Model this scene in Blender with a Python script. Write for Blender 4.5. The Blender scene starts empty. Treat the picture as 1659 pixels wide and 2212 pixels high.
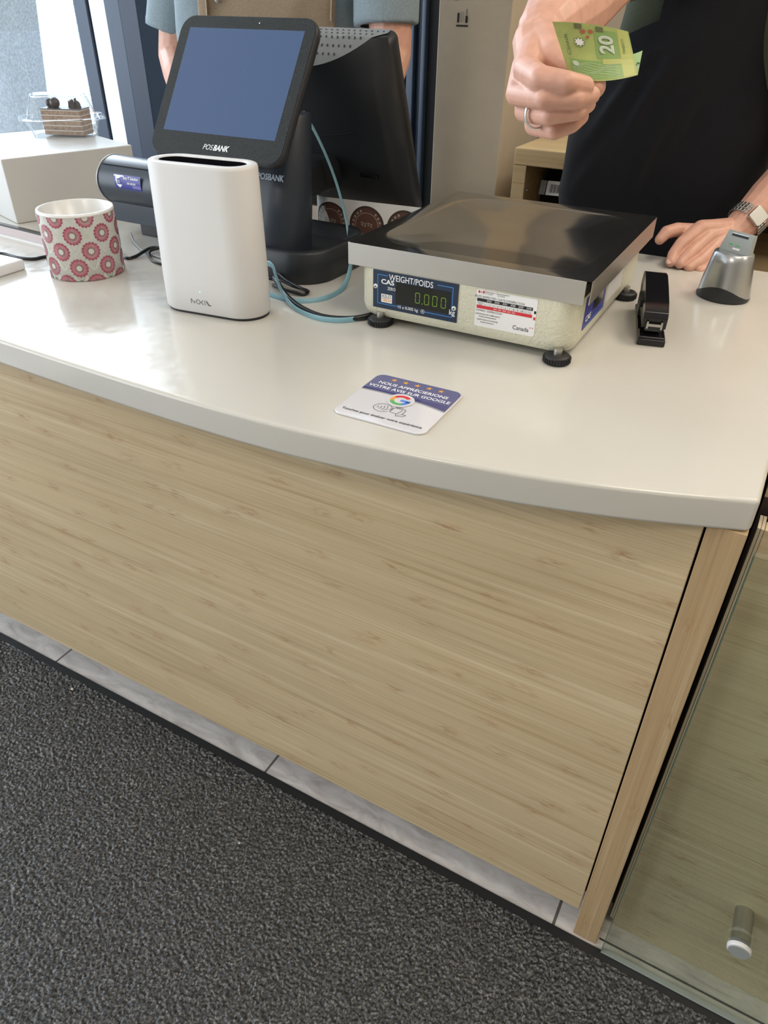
import bpy, bmesh, math, random
from mathutils import Vector, Matrix
import numpy as np
random.seed(7)
R_ = math.radians
SC = bpy.context.scene
COL = SC.collection

# ---------------------------------------------------------------- camera
FPX = 1587.0; CX, CY = 829.5, 1106.0
PITCH, ROLL, AZ = R_(35.15), R_(.95), R_(28.57)
CAM = Vector((0, 0, 1.330))
_up = Vector((math.sin(ROLL)*math.cos(PITCH), math.cos(ROLL)*math.cos(PITCH), math.sin(PITCH)))
_h = Vector((0, 0, -1)); _h = (_h - _up*_h.dot(_up)).normalized(); _r = _h.cross(_up)
_X = _r*math.cos(AZ) - _h*math.sin(AZ); _Y = _r*math.sin(AZ) + _h*math.cos(AZ)
CR = Matrix((_X, _Y, _up))                      # camera axes -> world
cam = bpy.data.cameras.new('camera'); cam_o = bpy.data.objects.new('camera', cam); COL.objects.link(cam_o)
cam.sensor_fit = 'VERTICAL'; cam.sensor_height = 24.0; cam.lens = 24.0*FPX/2212.0
cam.clip_start = .02; cam.clip_end = 200
cam_o.matrix_world = Matrix.Translation(CAM) @ CR.to_4x4()
SC.camera = cam_o
def at(u, v, z=None, y=None, x=None, d=None):
    """measured point of the photograph on a plane z / y / x, or at a distance d"""
    r = (CR @ Vector((u-CX, -(v-CY), -FPX))).normalized()
    if z is not None: t = (z-CAM.z)/r.z
    elif y is not None: t = (y-CAM.y)/r.y
    elif x is not None: t = (x-CAM.x)/r.x
    else: t = d
    return CAM + r*t

# ---------------------------------------------------------------- world, sun, window daylight, exposure
SC.view_settings.view_transform = 'Standard'; SC.view_settings.look = 'None'
SC.view_settings.gamma = 1.0; SC.view_settings.exposure = -0.12; SC.view_settings.use_curve_mapping = False
wd = bpy.data.worlds.new('sky'); SC.world = wd; wd.use_nodes = True
wn = wd.node_tree.nodes; wl = wd.node_tree.links
bg = wn['Background']; tc = wn.new('ShaderNodeTexCoord'); sx = wn.new('ShaderNodeSeparateXYZ'); cr = wn.new('ShaderNodeValToRGB')
wl.new(tc.outputs['Generated'], sx.inputs[0]); wl.new(sx.outputs['Z'], cr.inputs[0]); wl.new(cr.outputs[0], bg.inputs[0])
cr.color_ramp.elements[0].position = 0.0; cr.color_ramp.elements[0].color = (.50, .54, .58, 1)
cr.color_ramp.elements[1].position = .5; cr.color_ramp.elements[1].color = (.62, .78, 1.0, 1)
bg.inputs[1].default_value = 1.6
def sun(rot, e, col, ang=1.0):
    l = bpy.data.lights.new('sun', 'SUN'); l.energy = e; l.color = col; l.angle = R_(ang)
    o = bpy.data.objects.new('sun', l); COL.objects.link(o); o.rotation_euler = rot; return o
def area(name, loc, target, sx_, sy_, w, col):
    l = bpy.data.lights.new(name, 'AREA'); l.shape = 'RECTANGLE'; l.size = sx_; l.size_y = sy_; l.energy = w; l.color = col
    o = bpy.data.objects.new(name, l); COL.objects.link(o); o.location = loc
    o.rotation_euler = (Vector(target)-Vector(loc)).to_track_quat('-Z', 'Y').to_euler(); return o
_s = sun((0, 0, 0), 4.0, (1, .97, .92)); _s.rotation_euler = Vector((-.15, .50, -.84)).to_track_quat('-Z', 'Y').to_euler()
# daylight at the glazing (large panes behind the counter and along the left side)
area('window_daylight_back', (-2.95, 2.36, 2.1), (-1.2, .6, .9), 1.5, 1.1, 64, (.78, .89, 1.0))
area('window_daylight_left', (-3.8, -.9, 1.55), (-.5, .5, .3), 4.4, 2.2, 125, (.88, .94, 1.0))

# ---------------------------------------------------------------- materials
def mat(name, col, rough=.5, metal=0, spec=.5, emis=None, es=1.0, alpha=None, coat=0):
    m = bpy.data.materials.new(name); m.use_nodes = True; b = m.node_tree.nodes['Principled BSDF']
    b.inputs['Base Color'].default_value = (*col, 1); b.inputs['Roughness'].default_value = rough
    b.inputs['Metallic'].default_value = metal; b.inputs['Specular IOR Level'].default_value = spec
    b.inputs['Coat Weight'].default_value = coat
    if emis: b.inputs['Emission Color'].default_value = (*emis, 1); b.inputs['Emission Strength'].default_value = es
    m.diffuse_color = (*col, 1)
    return m
def nd(m, t, **k):
    n = m.node_tree.nodes.new(t)
    for a, b in k.items():
        if hasattr(n, a): setattr(n, a, b)
        else: n.inputs[a].default_value = b
    return n
def lk(m, a, b): m.node_tree.links.new(a, b)
def bsdf(m): return m.node_tree.nodes['Principled BSDF']
def coords(m, scale=(1, 1, 1), rot=(0, 0, 0)):
    t = nd(m, 'ShaderNodeTexCoord'); p = nd(m, 'ShaderNodeMapping'); p.inputs['Scale'].default_value = scale; p.inputs['Rotation'].default_value = rot
    lk(m, t.outputs['Object'], p.inputs[0]); return p.outputs[0]
def ramp(m, src, stops):
    r = nd(m, 'ShaderNodeValToRGB'); e = r.color_ramp.elements
    while len(e) < len(stops): e.new(.5)
    for i, (p, c) in enumerate(stops): e[i].position = p; e[i].color = (*c, 1) if len(c) == 3 else c
    lk(m, src, r.inputs[0]); return r.outputs[0]
def noise(m, vec, scale, detail=3, rough=.5, dist=0):
    n = nd(m, 'ShaderNodeTexNoise'); n.inputs['Scale'].default_value = scale; n.inputs['Detail'].default_value = detail
    n.inputs['Roughness'].default_value = rough; n.inputs['Distortion'].default_value = dist
    lk(m, vec, n.inputs['Vector']); return n.outputs['Fac']
def mixc(m, fac, a, b, mode='MIX'):
    x = nd(m, 'ShaderNodeMix'); x.data_type = 'RGBA'; x.blend_type = mode
    for s, i in ((fac, 0), (a, 6), (b, 7)):
        if isinstance(s, (int, float)): x.inputs[i].default_value = s
        elif isinstance(s, tuple): x.inputs[i].default_value = (*s, 1)
        else: lk(m, s, x.inputs[i])
    return x.outputs[2]
def bump(m, h, strength, dist):
    b = nd(m, 'ShaderNodeBump'); b.inputs['Strength'].default_value = strength; b.inputs['Distance'].default_value = dist
    lk(m, h, b.inputs['Height']); lk(m, b.outputs[0], bsdf(m).inputs['Normal'])
def bumpy(name, col, rough, scale, strength, dist, metal=0, var=.1, detail=3):
    m = mat(name, col, rough, metal); v = coords(m); n = noise(m, v, scale, detail)
    c = ramp(m, n, [(.3, tuple(x*(1-var) for x in col)), (.7, tuple(min(1, x*(1+var)) for x in col))])
    lk(m, c, bsdf(m).inputs['Base Color']); bump(m, n, strength, dist); return m
def bamboo(name, axis, base=(.60, .475, .295), light=(.69, .575, .385), dark=(.50, .375, .215), node=.95):
    """side-pressed bamboo: thin strips along one axis with short reddish nodes"""
    m = mat(name, base, .40, 0, .4)
    tcn = nd(m, 'ShaderNodeTexCoord'); sp = nd(m, 'ShaderNodeSeparateXYZ'); lk(m, tcn.outputs['Object'], sp.inputs[0])
    A, B = {'x': ('X', 'Z'), 'z': ('Z', 'X'), 'y': ('Y', 'X')}[axis]
    cb = nd(m, 'ShaderNodeCombineXYZ'); lk(m, sp.outputs[A], cb.inputs[0]); lk(m, sp.outputs[B], cb.inputs[1])
    if axis == 'x': lk(m, sp.outputs['Y'], cb.inputs[2])
    def mp(sc):
        q = nd(m, 'ShaderNodeMapping'); q.inputs['Scale'].default_value = sc; lk(m, cb.outputs[0], q.inputs[0]); return q.outputs[0]
    fine = noise(m, mp((3.0, 420, 420)), 1.0, 4, .6, .1)
    strip = noise(m, mp((2.2, 95, 30)), 1.0, 2, .5)
    broad = noise(m, mp((.9, 16, 16)), 1.0, 2, .5)
    c = ramp(m, strip, [(.28, dark), (.46, base), (.58, base), (.76, light)])
    c = mixc(m, 1.0, c, ramp(m, fine, [(.25, (.80, .78, .74)), (.5, (1, 1, 1)), (.8, (1.08, 1.07, 1.04))]), 'MULTIPLY')
    c = mixc(m, 1.0, c, ramp(m, broad, [(.3, (.93, .92, .90)), (.7, (1.06, 1.06, 1.06))]), 'MULTIPLY')
    vo = nd(m, 'ShaderNodeTexVoronoi'); vo.voronoi_dimensions = '2D'; vo.inputs['Scale'].default_value = 1.0; lk(m, mp((7.0, 18, 1)), vo.inputs['Vector'])
    k = ramp(m, vo.outputs['Distance'], [(.03, (1, 1, 1)), (.22, (0, 0, 0))])
    brk = noise(m, mp((60, 330, 1)), 1.0, 2)
    k2 = mixc(m, 1.0, k, ramp(m, brk, [(.42, (0, 0, 0)), (.70, (node,)*3)]), 'MULTIPLY')
    c = mixc(m, k2, c, (.42, .25, .13))
    lk(m, c, bsdf(m).inputs['Base Color']); bump(m, fine, .10, .0005); return m
def clear(name, tint, gl_rough=.02, refl=.10, edge=.55, absorb=.97):
    m = bpy.data.materials.new(name); m.use_nodes = True; t = m.node_tree; t.nodes.clear()
    o = t.nodes.new('ShaderNodeOutputMaterial'); tr = t.nodes.new('ShaderNodeBsdfTransparent'); tr.inputs[0].default_value = (*tint, 1)
    g = t.nodes.new('ShaderNodeBsdfGlossy'); g.inputs['Roughness'].default_value = gl_rough; g.inputs[0].default_value = (1, 1, 1, 1)
    lw = t.nodes.new('ShaderNodeLayerWeight'); lw.inputs[0].default_value = .35
    mr = t.nodes.new('ShaderNodeMapRange'); mr.inputs['To Min'].default_value = refl; mr.inputs['To Max'].default_value = edge
    mx = t.nodes.new('ShaderNodeMixShader')
    t.links.new(lw.outputs['Facing'], mr.inputs[0]); t.links.new(mr.outputs[0], mx.inputs[0])
    t.links.new(tr.outputs[0], mx.inputs[1]); t.links.new(g.outputs[0], mx.inputs[2]); t.links.new(mx.outputs[0], o.inputs[0]); return m

M = {}
M['bamboo_x'] = bamboo('bamboo_horizontal', 'x')
M['bamboo_z'] = bamboo('bamboo_vertical', 'z', (.50, .355, .20), (.58, .44, .27), (.42, .28, .15))
M['bamboo_case'] = bamboo('bamboo_case', 'x', (.66, .545, .37), (.73, .63, .45), (.58, .46, .30))
M['bamboo_shelf'] = bamboo('bamboo_shelf', 'x', (.66, .50, .28), (.76, .62, .40), (.58, .42, .22))
m = mat('solid_surface', (.76, .74, .69), .17, 0, .5); v = coords(m)
n1 = noise(m, v, 3.0, 4); n2 = noise(m, v, 60, 3)
lk(m, ramp(m, n1, [(.3, (.575, .56, .51)), (.7, (.62, .605, .555))]), bsdf(m).inputs['Base Color'])
lk(m, ramp(m, n2, [(.35, (.12,)*3), (.7, (.24,)*3)]), bsdf(m).inputs['Roughness']); bump(m, n2, .03, .0006); M['counter'] = m
# rubber backed mat of looped yarn
m = mat('mat_pile', (.06, .065, .068), .42, 0, .6); v = coords(m)
w = noise(m, v, 190, 2, .6); vo = nd(m, 'ShaderNodeTexVoronoi'); vo.inputs['Scale'].default_value = 210; vo.feature = 'SMOOTH_F1'
dv = nd(m, 'ShaderNodeVectorMath', operation='ADD'); ns_ = nd(m, 'ShaderNodeTexNoise'); ns_.inputs['Scale'].default_value = 120
sc_ = nd(m, 'ShaderNodeVectorMath', operation='SCALE'); sc_.inputs['Scale'].default_value = .012
lk(m, v, ns_.inputs['Vector']); lk(m, ns_.outputs['Color'], sc_.inputs[0]); lk(m, v, dv.inputs[0]); lk(m, sc_.outputs[0], dv.inputs[1]); lk(m, dv.outputs[0], vo.inputs['Vector'])
yarn = ramp(m, noise(m, v, 260, 2, .5), [(.37, (.010, .011, .013)), (.52, (.026, .028, .030)), (.70, (.18, .18, .175))])  # mixed yarn tones; pale end raised to paint glints on the loops
lk(m, yarn, bsdf(m).inputs['Base Color'])
hgt = ramp(m, vo.outputs['Distance'], [(0, (1, 1, 1)), (.75, (0, 0, 0))])
M['pile'] = m
M['rubber'] = mat('black_rubber', (.012, .013, .015), .45)
# stone look floor tile
m = mat('tile', (.42, .40, .38), .32); v = coords(m); br = nd(m, 'ShaderNodeTexBrick')
tm = nd(m, 'ShaderNodeMapping'); tm.inputs['Location'].default_value = (.259+.624*10, -1.330+.624*10, 0); tt = nd(m, 'ShaderNodeTexCoord'); lk(m, tt.outputs['Object'], tm.inputs[0])
br.offset = 0; br.inputs['Scale'].default_value = 1; br.inputs['Brick Width'].default_value = .624; br.inputs['Row Height'].default_value = .624
br.inputs['Mortar Size'].default_value = .0028; br.inputs['Mortar Smooth'].default_value = .1; lk(m, tm.outputs[0], br.inputs['Vector'])
st = noise(m, coords(m, (9, 26, 9), (0, 0, .5)), 1, 6, .65, 1.2)
c = ramp(m, st, [(.28, (.40, .37, .35)), (.5, (.60, .57, .55)), (.72, (.74, .72, .70))])
lk(m, c, br.inputs['Color1']); lk(m, c, br.inputs['Color2']); br.inputs['Mortar'].default_value = (.13, .12, .11, 1)
lk(m, br.outputs['Color'], bsdf(m).inputs['Base Color']); bump(m, st, .08, .001); M['tile'] = m
M['wall'] = bumpy('painted_wall', (.46, .42, .36), .75, 220, .08, .0006, var=.02)
M['ceiling'] = mat('ceiling_white', (.80, .80, .78), .9)
M['carton'] = bumpy('carton_beige', (.50, .43, .33), .7, 30, .05, .001, var=.03)
M['frame_blue'] = mat('anodised_blue_grey', (.050, .068, .10), .38, .2)
M['frame_navy'] = mat('anodised_navy', (.022, .035, .060), .45, .1)
M['white_paint'] = mat('white_paint', (.86, .88, .88), .5)
M['white_plinth'] = mat('white_laminate', (.60, .60, .585), .32)
M['white_plastic'] = mat('router_white', (.68, .68, .675), .42)
M['black_plastic'] = bumpy('black_plastic', (.020, .022, .026), .42, 900, .10, .0003, var=.1)
M['slate_plastic'] = bumpy('slate_plastic', (.020, .028, .040), .38, 900, .10, .0003, var=.1)
M['printer'] = mat('printer_slate', (.040, .052, .070), .34)
M['gloss_black'] = mat('gloss_black', (.008, .008, .010), .12, 0, .5)
M['bezel'] = bumpy('dusty_bezel', (.014, .017, .017), .22, 700, .03, .0002, var=.4)
m = mat('lcd', (.010, .016, .03), .16, 0, .5, (.085, .15, .32), .62); M['screen'] = m
M['grey_vent'] = mat('grey_vent', (.20, .21, .21), .5)
M['steel'] = mat('brushed_steel', (.52, .51, .48), .26, 1.0)
v = coords(M['steel'], (3, 3, 700)); n = noise(M['steel'], v, 1, 3); lk(M['steel'], ramp(M['steel'], n, [(.3, (.33,)*3), (.7, (.40,)*3)]), bsdf(M['steel']).inputs['Roughness'])
m = mat('polished_steel', (.42, .405, .375), .15, .97); n = noise(m, coords(m, (7, 7, 7)), 1, 3, .5)
lk(m, ramp(m, n, [(.3, (.10,)*3), (.75, (.17,)*3)]), bsdf(m).inputs['Roughness']); M['pan'] = m
M['enamel'] = bumpy('cream_hammer_enamel', (.66, .65, .52), .35, 240, .7, .0016, var=.02, detail=1)
M['panel_navy'] = mat('panel_navy', (.012, .028, .065), .28)
M['line_blue'] = mat('line_blue', (.05, .22, .55), .4)
M['ink_white'] = mat('ink_white', (.85, .87, .88), .5)
M['ink_black'] = mat('ink_black', (.012, .012, .014), .5)
M['ink_grey'] = mat('ink_grey', (.22, .22, .23), .5)
M['ink_red'] = mat('ink_red', (.62, .03, .04), .5)
M['ink_orange'] = mat('ink_orange', (.75, .33, .07), .5)
M['ink_gold'] = mat('ink_gold', (.70, .36, .06), .4)
M['ink_green'] = mat('ink_green', (.10, .42, .13), .4)
M['ink_blue'] = mat('ink_blue', (.08, .22, .68), .4)
M['paper'] = mat('label_paper', (.82, .82, .82), .4)
M['lcd_window'] = mat('meter_window', (.006, .008, .008), .12)
M['digit'] = mat('lit_digit', (.05, .10, .01), .4, emis=(.25, .50, .03), es=.45)
M['card_navy'] = mat('card_navy', (.055, .055, .20), .10, coat=1)
M['card_white'] = mat('card_white', (.72, .72, .76), .10, coat=1)
M['card_grey'] = mat('card_grey', (.35, .36, .40), .12, coat=1)
M['silver'] = mat('silver_paint', (.50, .52, .53), .28, .85)
M['grey_plate'] = mat('grey_plate', (.33, .36, .35), .4)
M['cable_blue'] = mat('cable_pale_blue', (.22, .42, .50), .40)
M['cable_black'] = mat('cable_black', (.010, .011, .013), .30)
M['cable_grey'] = mat('cable_grey', (.30, .33, .36), .3)
m = mat('ceramic', (.60, .60, .56), .22); M['ceramic'] = m
M['ceramic_in'] = mat('ceramic_inside', (.78, .78, .76), .25)
M['leaf_grey'] = mat('leaf_print', (.56, .57, .50), .25)
M['petal'] = mat('petal_print', (.50, .19, .225), .25); M['petal_dark'] = mat('petal_edge_print', (.35, .07, .11), .25)
M['flower_brown'] = mat('flower_ring_print', (.28, .16, .15), .25)
M['cake'] = bumpy('cake_sponge', (.34, .23, .16), .8, 180, .5, .002, var=.35)
M['cream'] = mat('cake_cream', (.60, .52, .44), .5); M['choc'] = bumpy('chocolate', (.055, .035, .030), .3, 90, .3, .002, var=.3)
M['pink'] = mat('pink_grey_plastic', (.62, .55, .56), .4)
M['clear'] = clear('clear_plastic', (.955, .97, .98), .06, .04, .42)
M['pane'] = clear('window_glass', (.93, .97, .99), .01, .05, .5)
M['case_glass'] = clear('case_glass', (.93, .965, .935), .03, .03, .35)
M['glass_edge'] = mat('glass_edge', (.07, .15, .12), .15)
M['wavy'] = mat('bamboo_edge_band', (.62, .54, .40), .5)
M['dark'] = mat('dark_void', (.006, .005, .005), .8)
M['case_dark'] = mat('dark_brown', (.05, .038, .035), .6)
m = bumpy("skin", (.64, .355, .265), .46, 70, .16, .001, var=.07); bsdf(m).inputs['Subsurface Weight'].default_value = .12
bsdf(m).inputs['Subsurface Radius'].default_value = (.012, .005, .003); bsdf(m).inputs['Subsurface Scale'].default_value = .6; M['skin'] = m
M['nail'] = mat('fingernail', (.70, .42, .33), .28)
M['hair'] = mat('brown_hair', (.035, .02, .012), .5)
M['eye'] = mat('eye_white', (.8, .8, .8), .2); M['lip'] = mat('lip', (.45, .18, .15), .4)
M['ring'] = mat('ring_pale_metal', (.72, .72, .66), .25, .6)
def cloth(name, col, var=.15, sc=14):
    m = mat(name, col, .85, 0, .2); v = coords(m); n = noise(m, coords(m, (3, 3, 1.2), (.4, .5, 0)), sc*.5, 4, .6, .4); f = noise(m, v, 500, 1)
    lk(m, ramp(m, f, [(.3, tuple(x*(1-var) for x in col)), (.7, tuple(x*(1+var) for x in col))]), bsdf(m).inputs['Base Color'])
    bump(m, n, .18, .006); bsdf(m).inputs['Sheen Weight'].default_value = .10; return m
M['apron_black'] = cloth('black_apron', (.008, .009, .013)); M['shirt_green'] = cloth('dark_green_shirt', (.055, .065, .042))
M['apron_tan'] = cloth('tan_apron', (.36, .29, .21)); M['shirt_blue'] = cloth('grey_blue_shirt', (.25, .32, .36)); M['trouser'] = cloth('dark_trousers', (.012, .012, .016))
M['bill'] = bumpy('polymer_note', (.42, .51, .17), .35, 60, .02, .0004, var=.12)
M['bill_green'] = mat('note_green', (.27, .42, .14), .35); M['bill_dark'] = mat('note_dark_green', (.10, .20, .10), .35)
M['bill_pale'] = mat('note_pale', (.60, .72, .55), .35); M['bill_yellow'] = mat('note_yellow', (.50, .54, .18), .35)
M['bill_red'] = mat('note_red', (.50, .12, .09), .35); M['bill_olive'] = mat('note_olive', (.16, .18, .08), .4)
M['bill_back'] = mat('note_back', (.55, .78, .40), .35)
M['watch_face'] = mat('watch_face', (.74, .58, .36), .25)
M['stk_brown'] = mat('sticker_brown', (.13, .065, .05), .35); M['stk_dark'] = mat('sticker_dark', (.055, .045, .04), .35); M['stk_pale'] = mat('sticker_pale', (.45, .39, .34), .35)
M['stk_navy'] = mat('sticker_navy', (.05, .055, .30), .3); M['stk_lilac'] = mat('sticker_lilac', (.20, .19, .50), .3)
M['concrete'] = bumpy('stipple_concrete', (.50, .52, .52), .85, 90, .6, .005, var=.40)
m = mat('speckle_stone', (.7, .72, .72), .7); n = noise(m, coords(m), 130, 1); lk(m, ramp(m, n, [(.42, (.03, .03, .035)), (.48, (.60, .62, .62))]), bsdf(m).inputs['Base Color']); M['speckle'] = m
M['asphalt'] = bumpy('pavement', (.42, .43, .44), .85, 40, .3, .004, var=.1)
M['car_white'] = mat('car_white', (.80, .84, .84), .25, coat=1); M['car_glass'] = mat('car_glass', (.22, .32, .33), .1); M['standin_grey'] = mat('standin_slate', (.10, .14, .20), .25, coat=1)
M['lamp'] = mat('lamp_diffuser', (.9, .9, .9), .6, emis=(1, .90, .76), es=4.0)

# ---------------------------------------------------------------- mesh building
class MB:
    def __init__(s): s.v = []; s.f = []; s.m = []; s.sm = []; s.mats = []
    def mi(s, m):
        if isinstance(m, str): m = M[m]
        if m not in s.mats: s.mats.append(m)
        return s.mats.index(m)
    def add(s, vs, fs, m, smooth=False):
        b = len(s.v); i = s.mi(m); s.v += [Vector(p) for p in vs]
        for f in fs: s.f.append([b+k for k in f]); s.m.append(i); s.sm.append(smooth)
        return s
    def box(s, a, b, m, T=None):
        x0, y0, z0 = a; x1, y1, z1 = b
        vs = [Vector(p) for p in ((x0,y0,z0),(x1,y0,z0),(x1,y1,z0),(x0,y1,z0),(x0,y0,z1),(x1,y0,z1),(x1,y1,z1),(x0,y1,z1))]
        if T: vs = [T @ p for p in vs]
        return s.add(vs, [(0,3,2,1),(4,5,6,7),(0,1,5,4),(1,2,6,5),(2,3,7,6),(3,0,4,7)], m)
    def loft(s, rings, m, smooth=True, caps=True, close=True):
        n = len(rings[0]); vs = [p for r in rings for p in r]; fs = []
        for i in range(len(rings)-1):
            for k in range(n if close else n-1):
                a = i*n+k; b = i*n+(k+1) % n; fs.append((a, b, b+n, a+n))
        s.add(vs, fs, m, smooth)
        if caps:
            s.add(rings[0], [tuple(range(n))[::-1]], m, False); s.add(rings[-1], [tuple(range(n))], m, False)
        return s
    def tube(s, pts, r, m, n=10, caps=True, flat=None):
        pts = [Vector(p) for p in pts]; rings = []; nrm = None
        for i, p in enumerate(pts):
            t = (pts[min(i+1, len(pts)-1)]-pts[max(i-1, 0)]).normalized()
            if nrm is None:
                nrm = t.orthogonal().normalized() if abs(t.z) > .9 else Vector((0, 0, 1)).cross(t).cross(t).normalized()*-1
            nrm = (nrm-t*nrm.dot(t)).normalized(); bi = t.cross(nrm)
            rr = r[i] if isinstance(r, (list, tuple)) else r
            a, b = (rr, rr) if flat is None else flat
            rings.append([p+nrm*(math.cos(q)*a)+bi*(math.sin(q)*b) for q in [2*math.pi*k/n for k in range(n)]])
        return s.loft(rings, m, True, caps)
    def lathe(s, prof, c, m, n=40, axis=None, smooth=True, caps=True):
        q = Vector(axis).to_track_quat('Z', 'Y').to_matrix() if axis else Matrix.Identity(3); c = Vector(c)
        rings = [[c+q @ Vector((r*math.cos(2*math.pi*k/n), r*math.sin(2*math.pi*k/n), z)) for k in range(n)] for r, z in prof]
        return s.loft(rings, m, smooth, caps)
    def prism(s, poly, h0, h1, m, T=None, smooth=False):
        a = [Vector((x, y, h0)) for x, y in poly]; b = [Vector((x, y, h1)) for x, y in poly]
        if T: a = [T @ p for p in a]; b = [T @ p for p in b]
        n = len(poly); s.add(a+b, [(k, (k+1) % n, n+(k+1) % n, n+k) for k in range(n)], m, smooth)
        s.add(a, [tuple(range(n))[::-1]], m); return s.add(b, [tuple(range(n))], m)
    def ball(s, c, r, m, n=16, sc=(1, 1, 1), T=None):
        rings = []
        for i in range(1, n):
            t = math.pi*i/n
            rings.append([Vector((sc[0]*r*math.sin(t)*math.cos(2*math.pi*k/n), sc[1]*r*math.sin(t)*math.sin(2*math.pi*k/n), -sc[2]*r*math.cos(t))) for k in range(n)])
        rings = [[(T @ p if T else p)+Vector(c) for p in q] for q in rings]
        return s.loft(rings, m, True, True)
    def build(s, name, root=None, bevel=0, seg=2, angle=40, **tags):
        me = bpy.data.meshes.new(name); o = bpy.data.objects.new(name, me); off = root.location if root else Vector()
        if root and root.parent: off = root.parent.location+root.location
        base = s.v
        if root is None:                        # origin at the base of the thing
            xs = [p.x for p in base]; ys = [p.y for p in base]; off = Vector(((min(xs)+max(xs))/2, (min(ys)+max(ys))/2, min(p.z for p in base)))
            o.location = off
        me.from_pydata([p-off for p in base], [], s.f)
        for m in s.mats: me.materials.append(m)
        me.polygons.foreach_set('material_index', s.m); me.polygons.foreach_set('use_smooth', s.sm); me.update()
        COL.objects.link(o)
        if root: o.parent = root
        if bevel:
            w = o.modifiers.new('weld', 'WELD'); w.merge_threshold = 1e-5
            b = o.modifiers.new('bevel', 'BEVEL'); b.width = bevel; b.segments = seg; b.limit_method = 'ANGLE'; b.angle_limit = R_(angle); b.harden_normals = False
            if seg > 1:
                me.polygons.foreach_set('use_smooth', [True]*len(s.sm)); wnm = o.modifiers.new('wn', 'WEIGHTED_NORMAL'); wnm.keep_sharp = True
        for k, val in tags.items(): o[k] = val
        return o
def root(name, label, cat, loc, group=None):
    o = bpy.data.objects.new(name, None); COL.objects.link(o); o.location = loc; o.empty_display_size = .05
    o['label'] = label; o['category'] = cat
    if group: o['group'] = group
    return o
def tag(o, label, cat, group=None):
    o['label'] = label; o['category'] = cat
    if group: o['group'] = group
    return o
def struct(o): o['kind'] = 'structure'; return o
def frame(loc, rz=0, rx=0, ry=0):
    return Matrix.Translation(Vector(loc)) @ Matrix.Rotation(rz, 4, 'Z') @ Matrix.Rotation(rx, 4, 'X') @ Matrix.Rotation(ry, 4, 'Y')
def basis(o, ux, uy):
    ux = Vector(ux).normalized(); uy = Vector(uy); uy = (uy-ux*uy.dot(ux)).normalized(); n = ux.cross(uy)
    m = Matrix((ux, uy, n)).transposed().to_4x4(); m.translation = Vector(o); return m
def rrect(w, h, r, n=6, cx=0, cy=0):
    out = []
    for sx_, sy_, a0 in ((1, 1, 0), (-1, 1, 90), (-1, -1, 180), (1, -1, 270)):
        for k in range(n+1):
            a = R_(a0+90*k/n); out.append((cx+sx_*(w/2-r)+r*math.cos(a), cy+sy_*(h/2-r)+r*math.sin(a)))
    return out
def ell(w, h, n=32, cx=0, cy=0): return [(cx+w*math.cos(2*math.pi*k/n), cy+h*math.sin(2*math.pi*k/n)) for k in range(n)]
_tc = {}
def glyphs(txt, size, bold=0, shear=0, spacing=1.0, sx_=1.0):
    key = (txt, bold, shear, spacing)
    if key not in _tc:
        c = bpy.data.curves.new('t', 'FONT'); c.body = txt; c.size = 1; c.offset = bold; c.shear = shear; c.space_character = spacing
        c.align_x = 'CENTER'; c.align_y = 'CENTER'; c.resolution_u = 3
        o = bpy.data.objects.new('t', c); me = bpy.data.meshes.new_from_object(o)
        _tc[key] = ([(p.co.x, p.co.y) for p in me.vertices], [tuple(p.vertices) for p in me.polygons])
        bpy.data.objects.remove(o); bpy.data.meshes.remove(me); bpy.data.curves.remove(c)
    v, f = _tc[key]; return [(x*size*sx_, y*size) for x, y in v], f
class Decal:
    """flat shapes laid on a surface given by fn(u, v, height)"""
    def __init__(s, mb, fn, lift=.0003): s.mb = mb; s.fn = fn; s.h = lift
    def put(s, pts, faces, m, lv=1): s.mb.add([s.fn(u, v, s.h*lv) for u, v in pts], faces, m, False); return s
    def poly(s, pts, m, lv=1): return s.put(pts, [tuple(range(len(pts)))], m, lv)
    def rect(s, x0, y0, x1, y1, m, lv=1, n=1):
        if n == 1: return s.poly([(x0, y0), (x1, y0), (x1, y1), (x0, y1)], m, lv)
        pts = [(x0+(x1-x0)*i/n, y) for y in (y0, y1) for i in range(n+1)]
        return s.put(pts, [(i, i+1, n+2+i, n+1+i) for i in range(n)], m, lv)
    def line(s, pts, w, m, lv=1):
        for a, b in zip(pts, pts[1:]):
            d = Vector((b[0]-a[0], b[1]-a[1])); l = d.length
            if l < 1e-9: continue
            d /= l; n = Vector((-d.y, d.x))*w/2; e = d*w*.3
            s.poly([(a[0]-n.x-e.x, a[1]-n.y-e.y), (b[0]-n.x+e.x, b[1]-n.y+e.y), (b[0]+n.x+e.x, b[1]+n.y+e.y), (a[0]+n.x-e.x, a[1]+n.y-e.y)], m, lv)
        return s
    def text(s, t, cx, cy, size, m, lv=2, bold=0, shear=0, rot=0, sx_=1.0, spacing=1.0):
        v, f = glyphs(t, size, bold, shear, spacing, sx_); c_, s_ = math.cos(rot), math.sin(rot)
        return s.put([(cx+x*c_-y*s_, cy+x*s_+y*c_) for x, y in v], f, m, lv)
    def ring(s, cx, cy, r0, r1, m, lv=1, a0=0, a1=360, n=32, sy=1.0):
        pts = []; k = max(2, int(n*abs(a1-a0)/360))
        for i in range(k+1):
            a = R_(a0+(a1-a0)*i/k); pts += [(cx+r0*math.cos(a), cy+sy*r0*math.sin(a)), (cx+r1*math.cos(a), cy+sy*r1*math.sin(a))]
        return s.put(pts, [(2*i, 2*i+1, 2*i+3, 2*i+2) for i in range(k)], m, lv)
def plane(T): return lambda u, v, h: T @ Vector((u, v, h))
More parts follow.
